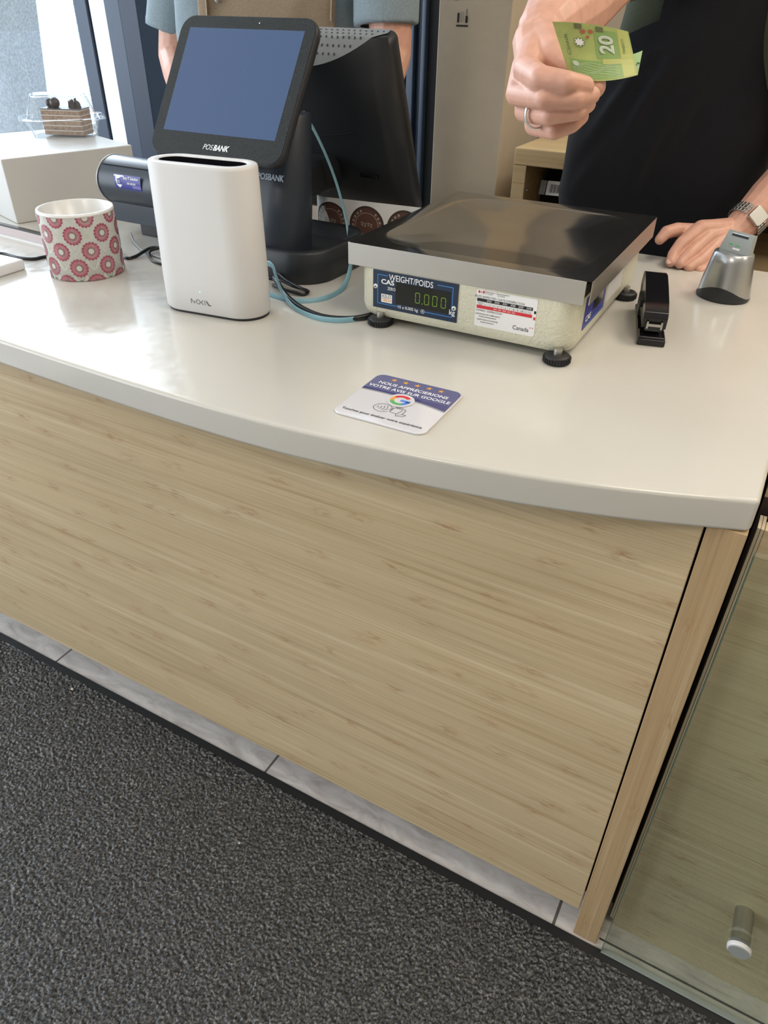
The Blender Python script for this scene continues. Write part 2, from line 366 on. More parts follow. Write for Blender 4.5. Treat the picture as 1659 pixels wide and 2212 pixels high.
def star(cx, cy, r, n=5, ri=.42, a0=90):
    return [(cx+(r if k % 2 == 0 else r*ri)*math.cos(R_(a0+180*k/n)), cy+(r if k % 2 == 0 else r*ri)*math.sin(R_(a0+180*k/n))) for k in range(2*n)]
def smooth_path(pts, n=8):
    P = [Vector(p) for p in pts]; P = [P[0]*2-P[1]]+P+[P[-1]*2-P[-2]]; out = []
    for i in range(1, len(P)-2):
        a, b, c, d = P[i-1:i+3]
        for k in range(n):
            t = k/n; out.append(.5*((2*b)+(c-a)*t+(2*a-5*b+4*c-d)*t*t+(-a+3*b-3*c+d)*t**3))
    out.append(P[-2]); return out

# ================================================================ the setting
struct(MB().box((-4.0, -3.6, -.1), (3.2, 2.6, 0), 'tile').build('floor'))
struct(MB().box((-4.0, -3.6, 2.9), (3.2, 2.6, 3.0), 'ceiling').build('ceiling'))
struct(MB().box((-1.128, 2.36, 0), (3.2, 2.6, 2.9), 'wall').build('wall_back'))
struct(MB().box((3.1, -3.6, 0), (3.2, 2.36, 2.9), 'wall').build('wall_right'))
struct(MB().box((-4.0, -3.7, 0), (3.2, -3.6, 2.9), 'wall').build('wall_front'))
struct(MB().box((-4.0, -3.6, 0), (-3.9, 2.6, .25), 'frame_navy').box((-4.0, -3.6, 2.6), (-3.9, 2.6, 2.9), 'frame_navy')
       .box((-4.0, -1.7, .25), (-3.9, -1.6, 2.6), 'frame_navy').box((-4.0, .4, .25), (-3.9, .5, 2.6), 'frame_navy').box((-4.0, 2.45, .25), (-3.9, 2.6, 2.6), 'frame_navy').build('wall_left'))
# storefront glazing behind the counter
YG = 2.5
wf = root('window_1', 'x', 'x', (-2.6, YG, 0)); del wf['label']; del wf['category']; wf['kind'] = 'structure'
def vert(nm, x0, x1, y0, y1, m, z0=0, z1=2.9): return MB().box((x0, y0, z0), (x1, y1, z1), m).build(nm, wf, .003)
vert('window_frame', -2.772, -2.704, YG-.03, YG+.07, 'frame_blue')
vert('window_frame', -2.792, -2.778, YG-.01, YG+.05, 'white_paint')
vert('window_frame', -2.585, -2.507, YG-.05, YG+.07, 'frame_blue')
vert('window_frame', -2.468, -2.380, YG-.09, YG+.07, 'frame_navy')
vert('white_post', -2.698, -2.604, YG-.02, YG+.10, 'white_paint')
for a, b, m_, dy in ((-1.38, -1.335, 'frame_navy', 0), (-1.335, -1.30, 'frame_blue', -.03), (-1.298, -1.277, 'frame_navy', 0), (-1.275, -1.25, 'frame_blue', -.03), (-1.25, -1.222, 'frame_navy', -.01), (-1.22, -1.205, 'frame_blue', -.04), (-1.205, -1.129, 'dark', -.02)):
    vert('window_frame', a, b, YG-.03+dy, YG+.07, m_)
MB().box((-3.9, YG-.03, 0), (-2.83, YG+.05, .30), 'frame_blue').build('window_sill', wf)
MB().box((-2.45, YG-.03, 0), (-1.38, YG+.05, .22), 'frame_navy').build('window_sill', wf)
MB().box((-3.9, YG+.01, .3), (-2.82, YG+.018, 2.9), 'pane').build('pane', wf)
MB().box((-2.38, YG+.01, .22), (-1.38, YG+.018, 2.9), 'pane').build('pane', wf)
# outside
struct(MB().box((-30, 2.6, -.25), (20, 40, -.05), 'asphalt').box((-30, -30, -.25), (-4.0, 2.6, -.05), 'asphalt').build('floor_outside'))
struct(MB().box((.042, .7255, 0), (1.3, .7285, .0012), 'case_dark').build('trim_1'))
pr = at(102, 100, y=3.1)
tag(MB().box((pr.x-.62, 2.95, -.05), (pr.x, 3.45, 3.2), 'concrete').build('concrete_pillar', None, .01), 'stippled grey concrete pillar standing outside the left window', 'pillar')
tag(MB().box((-3.045, 2.66, -.05), (-2.985, 2.80, 3.2), 'speckle').build('stone_jamb', None, .004), 'narrow speckled white stone jamb outside, between car and window frame', 'jamb')
def car(name, label, c, rz, body):
    r = root(name, label, 'car', c); T = frame(c, rz)
    prof = [(-2.2, .35), (-2.25, .75), (-2.0, .98), (-1.55, 1.02), (-.95, 1.42), (.55, 1.46), (1.25, 1.05), (2.05, .92), (2.2, .6), (2.2, .35)]
    P3 = lambda x, z, y: T @ Vector((x, y, z)); n = len(prof); mb = MB()
    A = [P3(x, z, .88 if z < 1.1 else .72) for x, z in prof]; B = [P3(x, z, -.88 if z < 1.1 else -.72) for x, z in prof]
    mb.add(A+B, [tuple(range(n)), tuple(range(2*n-1, n-1, -1))]+[(k, n+k, n+(k+1) % n, (k+1) % n) for k in range(n)], body)
    mb.build('body', r, .05, 3, 20)
    for a, b in (((-.90, 1.37), (-1.32, 1.06)), ):
        MB().add([P3(-.90, 1.36, .760), P3(-.12, 1.39, .752), P3(-.10, 1.06, .885), P3(-1.35, 1.06, .885)], [(0, 1, 2, 3)], 'car_glass').build('side_window', r)
        MB().add([P3(-.04, 1.39, .752), P3(.50, 1.38, .752), P3(1.02, 1.06, .885), P3(-.02, 1.06, .885)], [(0, 1, 2, 3)], 'car_glass').build('side_window', r)
    MB().ball(P3(.92, 1.06, 1.0), .10, body, 14, (1.1, .7, .75)).build('mirror', r)
    MB().tube([P3(1.0, 1.0, .886), P3(.95, .45, .886)], .004, 'ink_grey', 5).build('door_seam', r); MB().tube([P3(-.08, 1.02, .886), P3(-.10, .45, .886)], .004, 'ink_grey', 5).build('door_seam', r)
    for x in (-1.4, 1.35):
        for y in (-.8, .8): MB().lathe([(.2, -.1), (.32, -.1), (.33, 0), (.32, .1), (.2, .1)], P3(x, .33, y), 'rubber', 24, T.to_3x3() @ Vector((0, 1, 0))).build('wheel', r)
    return r
car('outside_car', 'white car with wing mirror parked outside beyond the left window', (-6.4, 6.68, -.05), R_(228), 'car_white')
car('outside_car', 'dark blue-grey car shape added outside for the street reflection behind the grey-blue sleeve', (-6.9, 10.9, -.05), R_(205), 'standin_grey')  # made-up car, stands in for the blurred street reflection in the glass

# ceiling lights of the shop (warm)
for i, (x, y) in enumerate(((.9, .9), (1.2, -.9), (-.9, -1.3), (-1.9, .6), (1.6, 1.9))):
    pass
CL = iter(('over the storage shelf behind the counter', 'over the countertop', 'over the glass-fronted display case', 'over the entrance mat'))
def ceiling_lamp(x, y, w, sz=.6):
    r = root('ceiling_light', 'square warm ceiling light panel '+next(CL), 'ceiling light', (x, y, 2.88), 'ceiling lights')
    MB().box((x-sz/2-.02, y-sz/2-.02, 2.88), (x+sz/2+.02, y+sz/2+.02, 2.90), 'white_paint').build('housing', r)
    MB().box((x-sz/2, y-sz/2, 2.875), (x+sz/2, y+sz/2, 2.88), 'lamp').build('diffuser', r)
    area('ceiling_lamp_light', (x, y, 2.86), (x, y, 0), sz, sz, w, (1, .88, .73))
for x, y, w in ((.75, 2.0, 20), (.55, .3, 13), (2.0, .9, 13), (-.6, -1.7, 22)): ceiling_lamp(x, y, w)

# ================================================================ counter
cr_ = root('service_counter', 'long bamboo-fronted service counter with white curved top', 'counter', (-1.1, 1.1, 0))
front = [(-2.9, 1.02), (-2.4, .84), (-1.9, .71), (-1.5, .642), (-1.2, .617), (-.958, .606), (-.768, .600), (-.62, .598), (-.50, .601), (-.41, .609), (-.299, .624), (-.225, .637), (-.153, .653), (-.063, .680), (.039, .718)]
front = [tuple(p)[:2] for p in smooth_path([(x, y, 0) for x, y in front], 4)]
ct = MB(); ct.prism(front+[(.042, 1.548), (-2.9, 1.50)], .88, .92, 'counter')
ct.build('countertop', cr_, .005, 3, 50)
MB().box((-2.85, .717, .072), (-.0035, .735, .8795), 'bamboo_x').build('front_panel', cr_, .0008, 1)
MB().box((-.001, .714, .0), (.0385, .735, .8795), 'bamboo_z').build('end_post', cr_, .0008, 1)
MB().box((-2.85, .736, .1), (.03, .75, .8795), 'dark').box((-2.85, .90, 0), (.03, .92, .1), 'case_dark').box((.0, .75, .0), (.03, 1.45, .8795), 'case_dark').box((-2.85, 1.43, .0), (.03, 1.45, .8795), 'white_plinth').build('carcass', cr_)

# glass fronted display case at the right
YC = .702
dc = root('display_case', 'bamboo display case with a glass sheet held off its front, right of the counter', 'display case', (.6, 1.0, 0))
MB().box((.0548, .762, 0.0), (1.3, .780, .323), 'bamboo_case').build('lower_panel', dc, .0008, 1)
MB().box((.0548, .762, .3245), (1.3, .780, .862), 'bamboo_case').build('upper_panel', dc, .0008, 1)
MB().box((.0474, .7615, .02), (.0506, .79, .862), 'wavy').build('edge_band', dc)
MB().box((.0512, .7610, .02), (.0543, .79, .862), 'wavy').build('edge_band', dc)
MB().box((.045, .80, 0), (1.3, 1.5, .88), 'case_dark').box((.045, .80, .88), (1.3, 1.5, .905), 'bamboo_x').build('carcass', dc)
gl = MB(); gl.box((.0505, YC, .0085), (1.25, YC+.008, .865), 'case_glass').build('glass_sheet', dc, label='thin greenish glass sheet with dark green edge')
MB().box((.0497, YC, .0085), (.0505, YC+.008, .865), 'glass_edge').box((.0497, YC-.0005, .0075), (1.25, YC+.0085, .0095), 'grey_plate').build('glass_edge', dc)
so = MB().lathe([(.0135, 0), (.0135, .052)], (.217, .762, .205), 'steel', 24, (0, -1, 0)).build('standoff', dc, label='brushed metal standoff bolt')
MB().lathe([(.0165, 0), (.0165, .004), (.0150, .006)], (.217, YC+.0, .205), 'white_plastic', 28, (0, -1, 0)).build('standoff_cap', dc, label='white washer with grey screw cap')
MB().lathe([(.0140, 0), (.0140, .0015)], (.217, YC-.006, .205), 'grey_plate', 28, (0, -1, 0)).build('screw', dc)

# mat
mr_ = root('entrance_mat', 'large charcoal looped entrance mat with black rubber edge on the tiled floor', 'mat', (-.6, -.4, 0))
MB().box((-2.6, -1.6, 0), (1.0, .7075, .006), 'rubber').build('rubber_backing', mr_, .002)
NX, NY = 2, 2
def loop_pile(x0, x1, y0, y1, st):
    """looped yarn: a height field of small tilted loops, one blob per tuft"""
    nx, ny = int((x1-x0)/st), int((y1-y0)/st); rng = np.random.RandomState(3); c = .0049
    gx, gy = np.meshgrid(x0+(x1-x0)*np.arange(nx+1)/nx, y0+(y1-y0)*np.arange(ny+1)/ny)
    mx, my = int((x1-x0)/c)+4, int((y1-y0)/c)+4
    jx, jy = rng.rand(my, mx)*c, rng.rand(my, mx)*c; an = rng.rand(my, mx)*np.pi; hh = .55+.45*rng.rand(my, mx)
    ix, iy = ((gx-x0)/c).astype(int)+1, ((gy-y0)/c).astype(int)+1; z = np.zeros_like(gx)
    for dx in (-1, 0, 1):
        for dy in (-1, 0, 1):
            a, b = iy+dy, ix+dx; px_ = x0+(b-1)*c+jx[a, b]; py_ = y0+(a-1)*c+jy[a, b]; t = an[a, b]
            ux_, uy_ = gx-px_, gy-py_; p = ux_*np.cos(t)+uy_*np.sin(t); q = -ux_*np.sin(t)+uy_*np.cos(t)
            z = np.maximum(z, hh[a, b]*np.sqrt(np.clip(1-(p/.0046)**2-(q/.0024)**2, 0, 1)))
    co = np.stack([gx, gy, .0062+.0052*z], -1).reshape(-1, 3); k = (np.arange(ny)[:, None]*(nx+1)+np.arange(nx)[None]).reshape(-1)
    return co, np.stack([k, k+1, k+nx+2, k+nx+1], -1)
co, fa = loop_pile(-2.35, .95, -.05, .688, .0021)
b0 = len(co); co = np.vstack([co, [(-2.57, -1.57, .009), (.97, -1.57, .009), (.97, -.05, .009), (-2.57, -.05, .009), (-2.35, -.05, .009), (-2.35, .688, .009), (-2.57, .688, .009), (.95, -.05, .009), (.97, .688, .009), (.95, .688, .009)]])
fa = np.vstack([fa, np.array([(0, 1, 2, 3), (3, 4, 5, 6), (7, 2, 8, 9)])+b0])
me = bpy.data.meshes.new('pile'); me.vertices.add(len(co)); me.loops.add(fa.size); me.polygons.add(len(fa))
me.vertices.foreach_set('co', (co-np.array(mr_.location)).astype(np.float32).reshape(-1)); me.loops.foreach_set('vertex_index', fa.reshape(-1).astype(np.int32))
me.polygons.foreach_set('loop_start', (np.arange(len(fa))*4).astype(np.int32)); me.polygons.foreach_set('use_smooth', np.ones(len(fa), bool)); me.update(calc_edges=True)
me.materials.append(M['pile']); o = bpy.data.objects.new('pile', me); COL.objects.link(o); o.parent = mr_; o['kind'] = 'stuff'
for u, v, s_, lab in ((158, 1488, .006, 'small pale crumb on the dark mat near the tiled strip'), (520, 1822, .004, 'tiny pale fleck in the middle of the dark mat')):
    p = at(u, v, z=.012); mb = MB()
    for k in range(3): mb.ball(p+Vector((random.uniform(-1, 1)*s_*.6, random.uniform(-1, 1)*s_*.6, s_*.25)), s_*.5, 'cream', 8, (1, .7, .5))
    tag(mb.build('crumb'), lab, 'crumb')

# ================================================================ counter objects
ZT = .92
# ---- review card
c0 = Vector((-.374, .722, ZT)); T = frame(c0, R_(1.0))
rc = root('review_card', 'navy and white review card with five gold stars near the front counter edge', 'sign', c0)
W = .122
MB().prism(rrect(W, W, .012, 8), 0, .0030, 'card_white', T).build('plate', rc, .0012, 3, 40)
db = MB(); D = Decal(db, lambda u, v, h: T @ Vector((u, v, .0030+h)), .00016)
def arc_y(x): return .006+.006-.020*(x/W+.5)**2+.010*(x/W+.5)
top_ = [p for p in rrect(W-.003, W-.003, .011, 8) if p[1] > .015]
xs = [-(W-.003)/2+(W-.003)*k/24 for k in range(25)]
D.poly([(x, arc_y(x)-.0028) for x in xs]+top_, 'card_grey', 1)
D.poly([(x, arc_y(x)) for x in xs]+top_, 'card_navy', 2)
for k in range(5): D.poly(star((k-2)*.0165, .050, .0046), 'ink_gold', 3)
D.text('NOUS APPRÉCIERIONS', 0, .0365, .0095, 'ink_white', 3, .012); D.text('VOTRE AVIS SUR GOOGLE', 0, .0250, .0095, 'ink_white', 3, .012)
D.poly(ell(.0175, .0175, 32, 0, .0025), 'card_white', 4)
g0 = (0, .0025)
for a0, a1, mm in ((42, 150, 'ink_red'), (150, 205, 'ink_gold'), (205, 300, 'ink_green'), (300, 357, 'ink_blue')): D.ring(*g0, .0080, .0132, mm, 5, a0, a1)
D.rect(0, .0000, .0131, .0048, 'ink_blue', 5)
D.ring(-.010, -.0245, .0116, .0122, 'ink_black', 3, 35, 325, sy=.85)
for k in range(4): D.ring(-.019+.002*k, -.0245, .0022+.0028*k*.75, .0028+.0028*k*.75, 'ink_black', 3, -50, 50)
D.line([(.001, -.021), (.004, -.016), (.012, -.014), (.014, -.022), (.011, -.031), (.002, -.030), (.001, -.021)], .0006, 'ink_black', 3)
D.line([(.014, -.016), (.018, -.018), (.018, -.029), (.014, -.033)], .0006, 'ink_black', 3); D.line([(.018, -.029), (.023, -.029), (.021, -.034), (.013, -.036), (.011, -.031)], .0006, 'ink_black', 3)
for k in range(3): D.line([(-.0015, -.020-.003*k), (.003, -.0185-.003*k)], .0006, 'ink_black', 3)
D.text('NFC', .008, -.0175, .0040, 'ink_black', 3, .01)
D.text('Touchez pour évaluer votre expérience', 0, -.0475, .0066, 'ink_black', 3, .012)
db.build('printing', rc)

# ---- bench scale
sr = root('counter_scale', 'cream bench scale with stainless steel pan showing 0.000 on the counter', 'scale', (-.40, 1.13, ZT))
SX0, SX1, SY0, SY1 = -.580, -.221, .941, 1.338
T = frame((-.40, 1.14, ZT), R_(.6))
bw, bd = .334, .395
rings = []
for z, k in ((.012, .972), (.018, .990), (.026, 1.0), (.084, 1.0)):
    rings.append([T @ Vector((x*k, y*k, z)) for x, y in rrect(bw, bd, .030, 6)])
MB().loft(rings, 'enamel').build('body', sr)
px0, px1, py0, py1 = -.181, .180, -.199, .199; zp = .115
pan = MB(); lip = .012
# pan top: sunken centre with rounded border
r0 = rrect(px1-px0, py1-py0, .006, 8, (px0+px1)/2, (py0+py1)/2); outer = [T @ Vector((x, y, zp)) for x, y in r0]
def pr_(w, h, r, z): return [T @ Vector((x, y, z)) for x, y in rrect(w, h, r, 8, 0, 0)]
pan.loft([outer, pr_(.318, .350, .060, zp), pr_(.308, .340, .058, zp-.0012), pr_(.300, .332, .056, zp-.0030), pr_(.06, .06, .02, zp-.0034)], 'pan', True, False)
pan.add(pr_(.06, .06, .02, zp-.0034), [tuple(range(36))], 'pan')
pan.build('weighing_pan', sr)
sk = MB(); t_ = .0016
for a, b in (((px0, py0), (px1-.007, py0+t_)), ((px0, py1-t_), (px1-.007, py1))):
    sk.box((a[0], a[1], zp-.032), (b[0], b[1], zp-.0002), 'steel', T)
for a, b in (((px0-.0005, py0+.004), (px0+t_, py1-.004)), ((px1-t_, py0+.005), (px1, py1-.004))):
    sk.box((a[0], a[1], zp-.032), (b[0], b[1], zp-.0002), 'steel', T)
sk.build('pan_skirt', sr, .0008, 2)
MB().box((-.155, -.18, .08), (.155, .18, zp-.004), 'gloss_black', T).build('platform', sr)
FY = -bd/2
Tf = T @ Matrix.Translation((0, FY, 0)) @ Matrix.Rotation(R_(90), 4, 'X')       # u along x, v up, h toward the customer
d0 = Tf.inverted()
pm = MB(); D = Decal(pm, lambda u, v, h: Tf @ Vector((u, v, .0010+h)), .00022)
pa, pb, qa, qb = -.1385, -.0020, .0265, .0820
pm.box((pa, qa, 0), (pb, qb, .0012), 'panel_navy', Tf)
cxp = (pa+pb)/2
for seg_ in ([(pa+.024, qb-.006), (pa+.008, qb-.006), (pa+.008, qa+.007), (pa+.045, qa+.007)], [(pb-.032, qb-.006), (pb-.008, qb-.006), (pb-.008, qa+.012)], [(pb-.008, qa+.010), (pb-.008, qa+.007), (pb-.050, qa+.007)]):
    D.line(seg_, .0012, 'line_blue', 2)
D.text('WEIGHT/POIDS', cxp-.006, qb-.0080, .0125, 'ink_white', 3, .006, sx_=.82)
D.text('CAS', pa+.0245, qb-.0155, .0095, 'ink_white', 3, .03, sx_=1.25)
D.text('ZERO', pa+.031, qb-.0245, .0062, 'ink_white', 3, .008, sx_=.85)
D.rect(pa+.014, qa+.0095, pa+.032, qa+.022, 'ink_white', 2); D.text('KILO', pa+.023, qa+.0185, .0068, 'ink_grey', 3, .02); D.text('TECH', pa+.023, qa+.0130, .0058, 'ink_orange', 3, .03)
D.text('15 x 0.005 kg', cxp-.010, qa+.0070, .0062, 'ink_white', 3, .008); D.ring(cxp+.0145, qa+.0070, .0025, .0030, 'ink_white', 3); D.text('R', cxp+.0145, qa+.0070, .004, 'ink_white', 3, .02)
D.text('kg', pb-.0075, qa+.014, .0105, 'ink_white', 4, .01)
pm.build('display_panel', sr, label='navy display panel with white lettering')
dm = MB(); D = Decal(dm, lambda u, v, h: Tf @ Vector((u, v, .0016+h)), .00022)
dm.box((pa+.038, qa+.011, .001), (pb-.0115, qb-.013, .0018), 'lcd_window', Tf)
def digit(cx, cy, w, h, m):
    t = .0010; s = .0008
    for seg_ in ([(cx-w/2+s, cy+h/2), (cx+w/2-s, cy+h/2)], [(cx-w/2+s, cy-h/2), (cx+w/2-s, cy-h/2)], [(cx-w/2, cy+s), (cx-w/2, cy+h/2-s)], [(cx+w/2, cy+s), (cx+w/2, cy+h/2-s)], [(cx-w/2, cy-h/2+s), (cx-w/2, cy-s)], [(cx+w/2, cy-h/2+s), (cx+w/2, cy-s)]):
        D.line(seg_, t, m, 2)
for k, x in enumerate((-.0645, -.0500, -.0370, -.0235)): digit(x, qa+.0255, .0068, .0145, 'digit')
D.poly(ell(.0009, .0009, 8, -.0572, qa+.0182), 'digit', 2); dm.build('readout', sr, label='dark readout with green digits 0.000')
for x, z in ((pa+.0045, qa+.0315), (pb-.005, qa+.0205)):
    MB().lathe([(.0034, 0), (.0034, .0010), (.0020, .0022)], Tf @ Vector((x, z, .001)), 'ink_white', 18, T.to_3x3() @ Vector((0, -1, 0))).lathe([(.0013, .0022), (.0012, .0026)], Tf @ Vector((x, z, .001)), 'ink_black', 12, T.to_3x3() @ Vector((0, -1, 0))).build('screw', sr)
st_ = MB(); D = Decal(st_, lambda u, v, h: Tf @ Vector((u, v, .0002+h)), .00018)
D.poly(rrect(.088, .052, .003, 4, .0690, .0545), 'paper', 1)
x0 = .0275
D.rect(x0, .0755, x0+.0025, .079, 'ink_red', 2); D.rect(x0+.0065, .0755, x0+.009, .079, 'ink_red', 2); D.poly(star(x0+.0045, .0772, .0014, 6), 'ink_red', 2)
D.text('Government', x0+.0165, .0785, .0030, 'ink_black', 2); D.text('of Canada', x0+.0155, .0760, .0026, 'ink_black', 2); D.text('Gouvernement', x0+.0355, .0785, .0030, 'ink_black', 2); D.text('du Canada', x0+.0335, .0760, .0026, 'ink_black', 2)
D.text('DATE INSPECTED / DATE D\'INSPECTION', x0+.0315, .0708, .0040, 'ink_black', 2)
D.rect(x0-.001, .0640, .1075, .0685, 'ink_black', 2)
for k in range(6): D.text(str(2025+k), x0+.017+.0115*k, .0663, .0036, 'ink_white', 3)
for k in range(12): D.text(str(k+1), x0+.0125+.0058*k, .0608, .0040, 'ink_black', 3); D.line([(x0+.0098+.0058*k, .0590), (x0+.0098+.0058*k, .0638)], .0003, 'ink_grey', 2)
D.text('MONTH', x0+.004, .0620, .0024, 'ink_black', 3); D.text('MOIS', x0+.004, .0598, .0024, 'ink_black', 3)
D.rect(x0-.001, .0542, .1075, .0588, 'ink_red', 2); D.text('2026  2027  2028  2029  2030', x0+.040, .0565, .0026, 'ink_white', 3)
D.text('EXPIRES / EXPIRATION', x0+.0180, .0515, .0038, 'ink_black', 2)
for k, t in enumerate(('QUESTIONS OR COMPLAINTS', 'canada.ca/measurement', 'QUESTIONS OU PLAINTES', 'canada.ca/mesures')): D.text(t, x0+.0165, .0465-.0033*k-(.0012 if k > 1 else 0), .0027, 'ink_black', 2, .01)
D.text('Canada', x0+.066, .0365, .0085, 'ink_black', 2, .004, sx_=.92); D.rect(x0+.0785, .0398, x0+.0800, .0410, 'ink_red', 3); D.rect(x0+.0820, .0398, x0+.0835, .0410, 'ink_red', 3)
D.rect(.1095, .0605, .1125, .0645, 'ink_black', 2); D.rect(.1095, .0520, .1125, .0560, 'ink_red', 2)
st_.build('inspection_label', sr, label='white inspection label with black and red date bars')
# side name plates of the scale
Ts = T @ Matrix.Translation((bw/2, 0, 0)) @ Matrix.Rotation(R_(90), 4, 'Z') @ Matrix.Rotation(R_(90), 4, 'X')
sp = MB(); D = Decal(sp, lambda u, v, h: Ts @ Vector((u, v, .0003+h)), .0002)
sp.box((-.155, .034, 0), (-.045, .079, .0009), 'stk_navy', Ts)
D.rect(-.150, .038, -.050, .0395, 'line_blue', 6); D.text('CAS', -.135, .047, .012, 'ink_white', 6, .03, sx_=1.2); D.rect(-.113, .050, -.060, .072, 'gloss_black', 5)
sp.build('side_plate', sr); MB().box((-.03, .036, 0), (.06, .076, .0006), 'paper', Ts).build('side_label', sr)
for x, y in ((-.127, -.208), (.150, -.210), (-.135, .112), (.168, .104)):
    fx, fy = x, y+.012
    fr = MB().lathe([(.0165, .0), (.0180, .0015), (.0180, .0095), (.0160, .0115), (.006, .012)], T @ Vector((fx, fy, 0)), 'rubber', 36)
    for k in range(30):
        a = 2*math.pi*k/30; fr.box((-.0008, -.0008, .002), (.0008, .0008, .009), 'rubber', T @ Matrix.Translation((fx+.0183*math.cos(a), fy+.0188*math.sin(a), 0)))
    fo = fr.build('foot', sr); MB().lathe([(.006, .0115), (.006, .020)], T @ Vector((fx, fy, 0)), 'steel', 18).build('foot_screw', fo)

# ---- mesh router tower
rt0 = Vector((-.776, .869, ZT)); T = frame(rt0, R_(7.2))
rr_ = root('wifi_router', 'tall white rounded router tower standing in front of the payment terminal', 'router', rt0)
def stad(w, d, n=14):
    r = d/2; o = []
    for k in range(n+1): a = R_(-90+180*k/n); o.append((w/2-r+r*math.cos(a), r*math.sin(a)))
    for k in range(n+1): a = R_(90+180*k/n); o.append((-w/2+r+r*math.cos(a), r*math.sin(a)))
    return o
body = []
for z, w, d in ((.004, .170, .076), (.007, .174, .080), (.05, .175, .081), (.210, .169, .078), (.2135, .167, .076), (.2145, .163, .072)): body.append([T @ Vector((x, y, z)) for x, y in stad(w, d)])
inner = [[T @ Vector((x, y, z)) for x, y in stad(w, d)] for z, w, d in ((.2145, .142, .046), (.2130, .139, .043))]
rb = MB().loft(body+inner, 'white_plastic', True, False)
rb.loft([[T @ Vector((x, y, z)) for x, y in stad(w, d)] for z, w, d in ((.2130, .139, .043), (.19, .137, .041))], 'gloss_black', True, False); rb.build('shell', rr_)
bt = MB(); bt.prism(stad(.136, .040), .188, .190, 'gloss_black', T).build('top_grille', rr_, label='black grille sunk in the top opening')
MB().prism(stad(.170, .072), 0, .006, 'rubber', T).build('base_plate', rr_)
Tf = T @ Matrix.Translation((0, -.0403, 0)) @ Matrix.Rotation(R_(90), 4, 'X')
lg = MB(); D = Decal(lg, plane(Tf), .0004)
yb = .019; x = -.0215; hL = .0068
D.line([(x, yb), (x, yb+hL), (x+.006, yb+.0005), (x+.006, yb+hL*.55)], .0007, 'ink_black'); D.ring(x+.0125, yb+hL/2, .0029, .0036, 'ink_black', n=20)
D.line([(x+.0215, yb+hL), (x+.0175, yb+hL/2), (x+.0215, yb)], .0007, 'ink_black'); D.line([(x+.0245, yb), (x+.0245, yb+hL)], .0007, 'ink_black'); D.line([(x+.027, yb+hL*.8), (x+.0305, yb), (x+.0345, yb), (x+.0345, yb+.001)], .0007, 'ink_black'); D.line([(x+.0275, yb+hL), (x+.0325, yb)], .0007, 'ink_black')
D.poly(ell(.0009, .0009, 10, -.0035, .0385), mat('led_green', (.2, .8, .6), .3, emis=(.3, 1, .8), es=1.5)); lg.build('lettering', rr_)

# ---- patterned pot
mg0 = Vector((-1.098, .899, ZT)); MR, MH = .0630, .108
mg = root('patterned_pot', 'white ceramic pot printed with pink daisies, left of the white router', 'pot', mg0)
mb = MB(); mb.lathe([(.0, 0), (MR-.004, 0), (MR, .003), (MR, MH-.003)], mg0, 'ceramic', 72, caps=False)
mb.lathe([(MR, MH-.003), (MR-.0005, MH), (MR-.003, MH+.0006), (MR-.0048, MH-.001), (MR-.006, .008), (0, .006)], mg0, 'ceramic_in', 72, caps=False)
th0 = math.atan2(-mg0.y, -mg0.x)+R_(10)
def mugf(u, v, h):
    v = min(max(v, .001), MH-.0045); a = th0+u/MR; return mg0+Vector(((MR+h)*math.cos(a), (MR+h)*math.sin(a), v))
D = Decal(mb, mugf, .00012)
for i in range(16):
    for j in range(-1, 5):
        if (i+j) % 2: continue
        u = (i if i < 8 else i-16)*2*math.pi*MR/16; v = .076-.0265*(j-1)
        for s_ in (-1, 1): D.line([(u+s_*.001, v-.030), (u+s_*.0045, v-.025), (u+s_*.0075, v-.020), (u+s_*.010, v-.0145)], .0042, 'leaf_grey', 1)
        D.poly(ell(.0126, .0126, 24, u, v), 'petal', 2)
        for k in range(16):
            a = 2*math.pi*k/16; D.poly(ell(.0024, .0024, 8, u+.0130*math.cos(a), v+.0130*math.sin(a)), 'petal_dark', 3)
            D.poly([(u+r*math.cos(a+w), v+r*math.sin(a+w)) for r, w in ((.0068, -.10), (.0120, -.16), (.0120, .16), (.0068, .10))], 'petal', 4)
        D.poly(ell(.0070, .0070, 24, u, v), 'flower_brown', 5); D.poly(ell(.0046, .0046, 20, u, v), 'ceramic', 6)
mb.build('vessel', mg)

# ---- silver tapered dispenser
sd0 = Vector((-.092, 1.352, ZT)); sdr = root('desk_dispenser', 'silver tapered desk dispenser with black base and grey slotted top, by the wristwatch', 'dispenser', sd0)
T = frame(sd0, R_(-28))
def wav(a): return .026+.010*math.cos(a*1.0+.9)*1.0
N = 64; rings = []
for t in (0, .25, .5, .75, 1):
    r = []
    for k in range(N):
        a = 2*math.pi*k/N; zb = .0150+.0095*math.sin(2*a+4.08); z = zb+(.073-zb)*t; q = z/.073
        rr = .0440*(1-q)+.0320*q; rr *= 1+.02*math.sin(math.pi*q); r.append(T @ Vector((rr*math.cos(a), rr*.92*math.sin(a), z)))
    rings.append(r)
rings.append([T @ Vector((.0295*math.cos(2*math.pi*k/N), .027*math.sin(2*math.pi*k/N), .075)) for k in range(N)])
MB().loft(rings, 'silver').build('shell', sdr)
rings = []
for z0_ in (0, .004, 1):
    r = []
    for k in range(N):
        a = 2*math.pi*k/N; zb = .0155+.0095*math.sin(2*a+4.08); z = zb if z0_ == 1 else z0_; q = z/.073; rr = (.0440*(1-q)+.0320*q)*(1.01 if z0_ else .96); r.append(T @ Vector((rr*math.cos(a), rr*.92*math.sin(a), z)))
    rings.append(r)
MB().loft(rings, 'black_plastic').build('base', sdr, label='black wavy base')
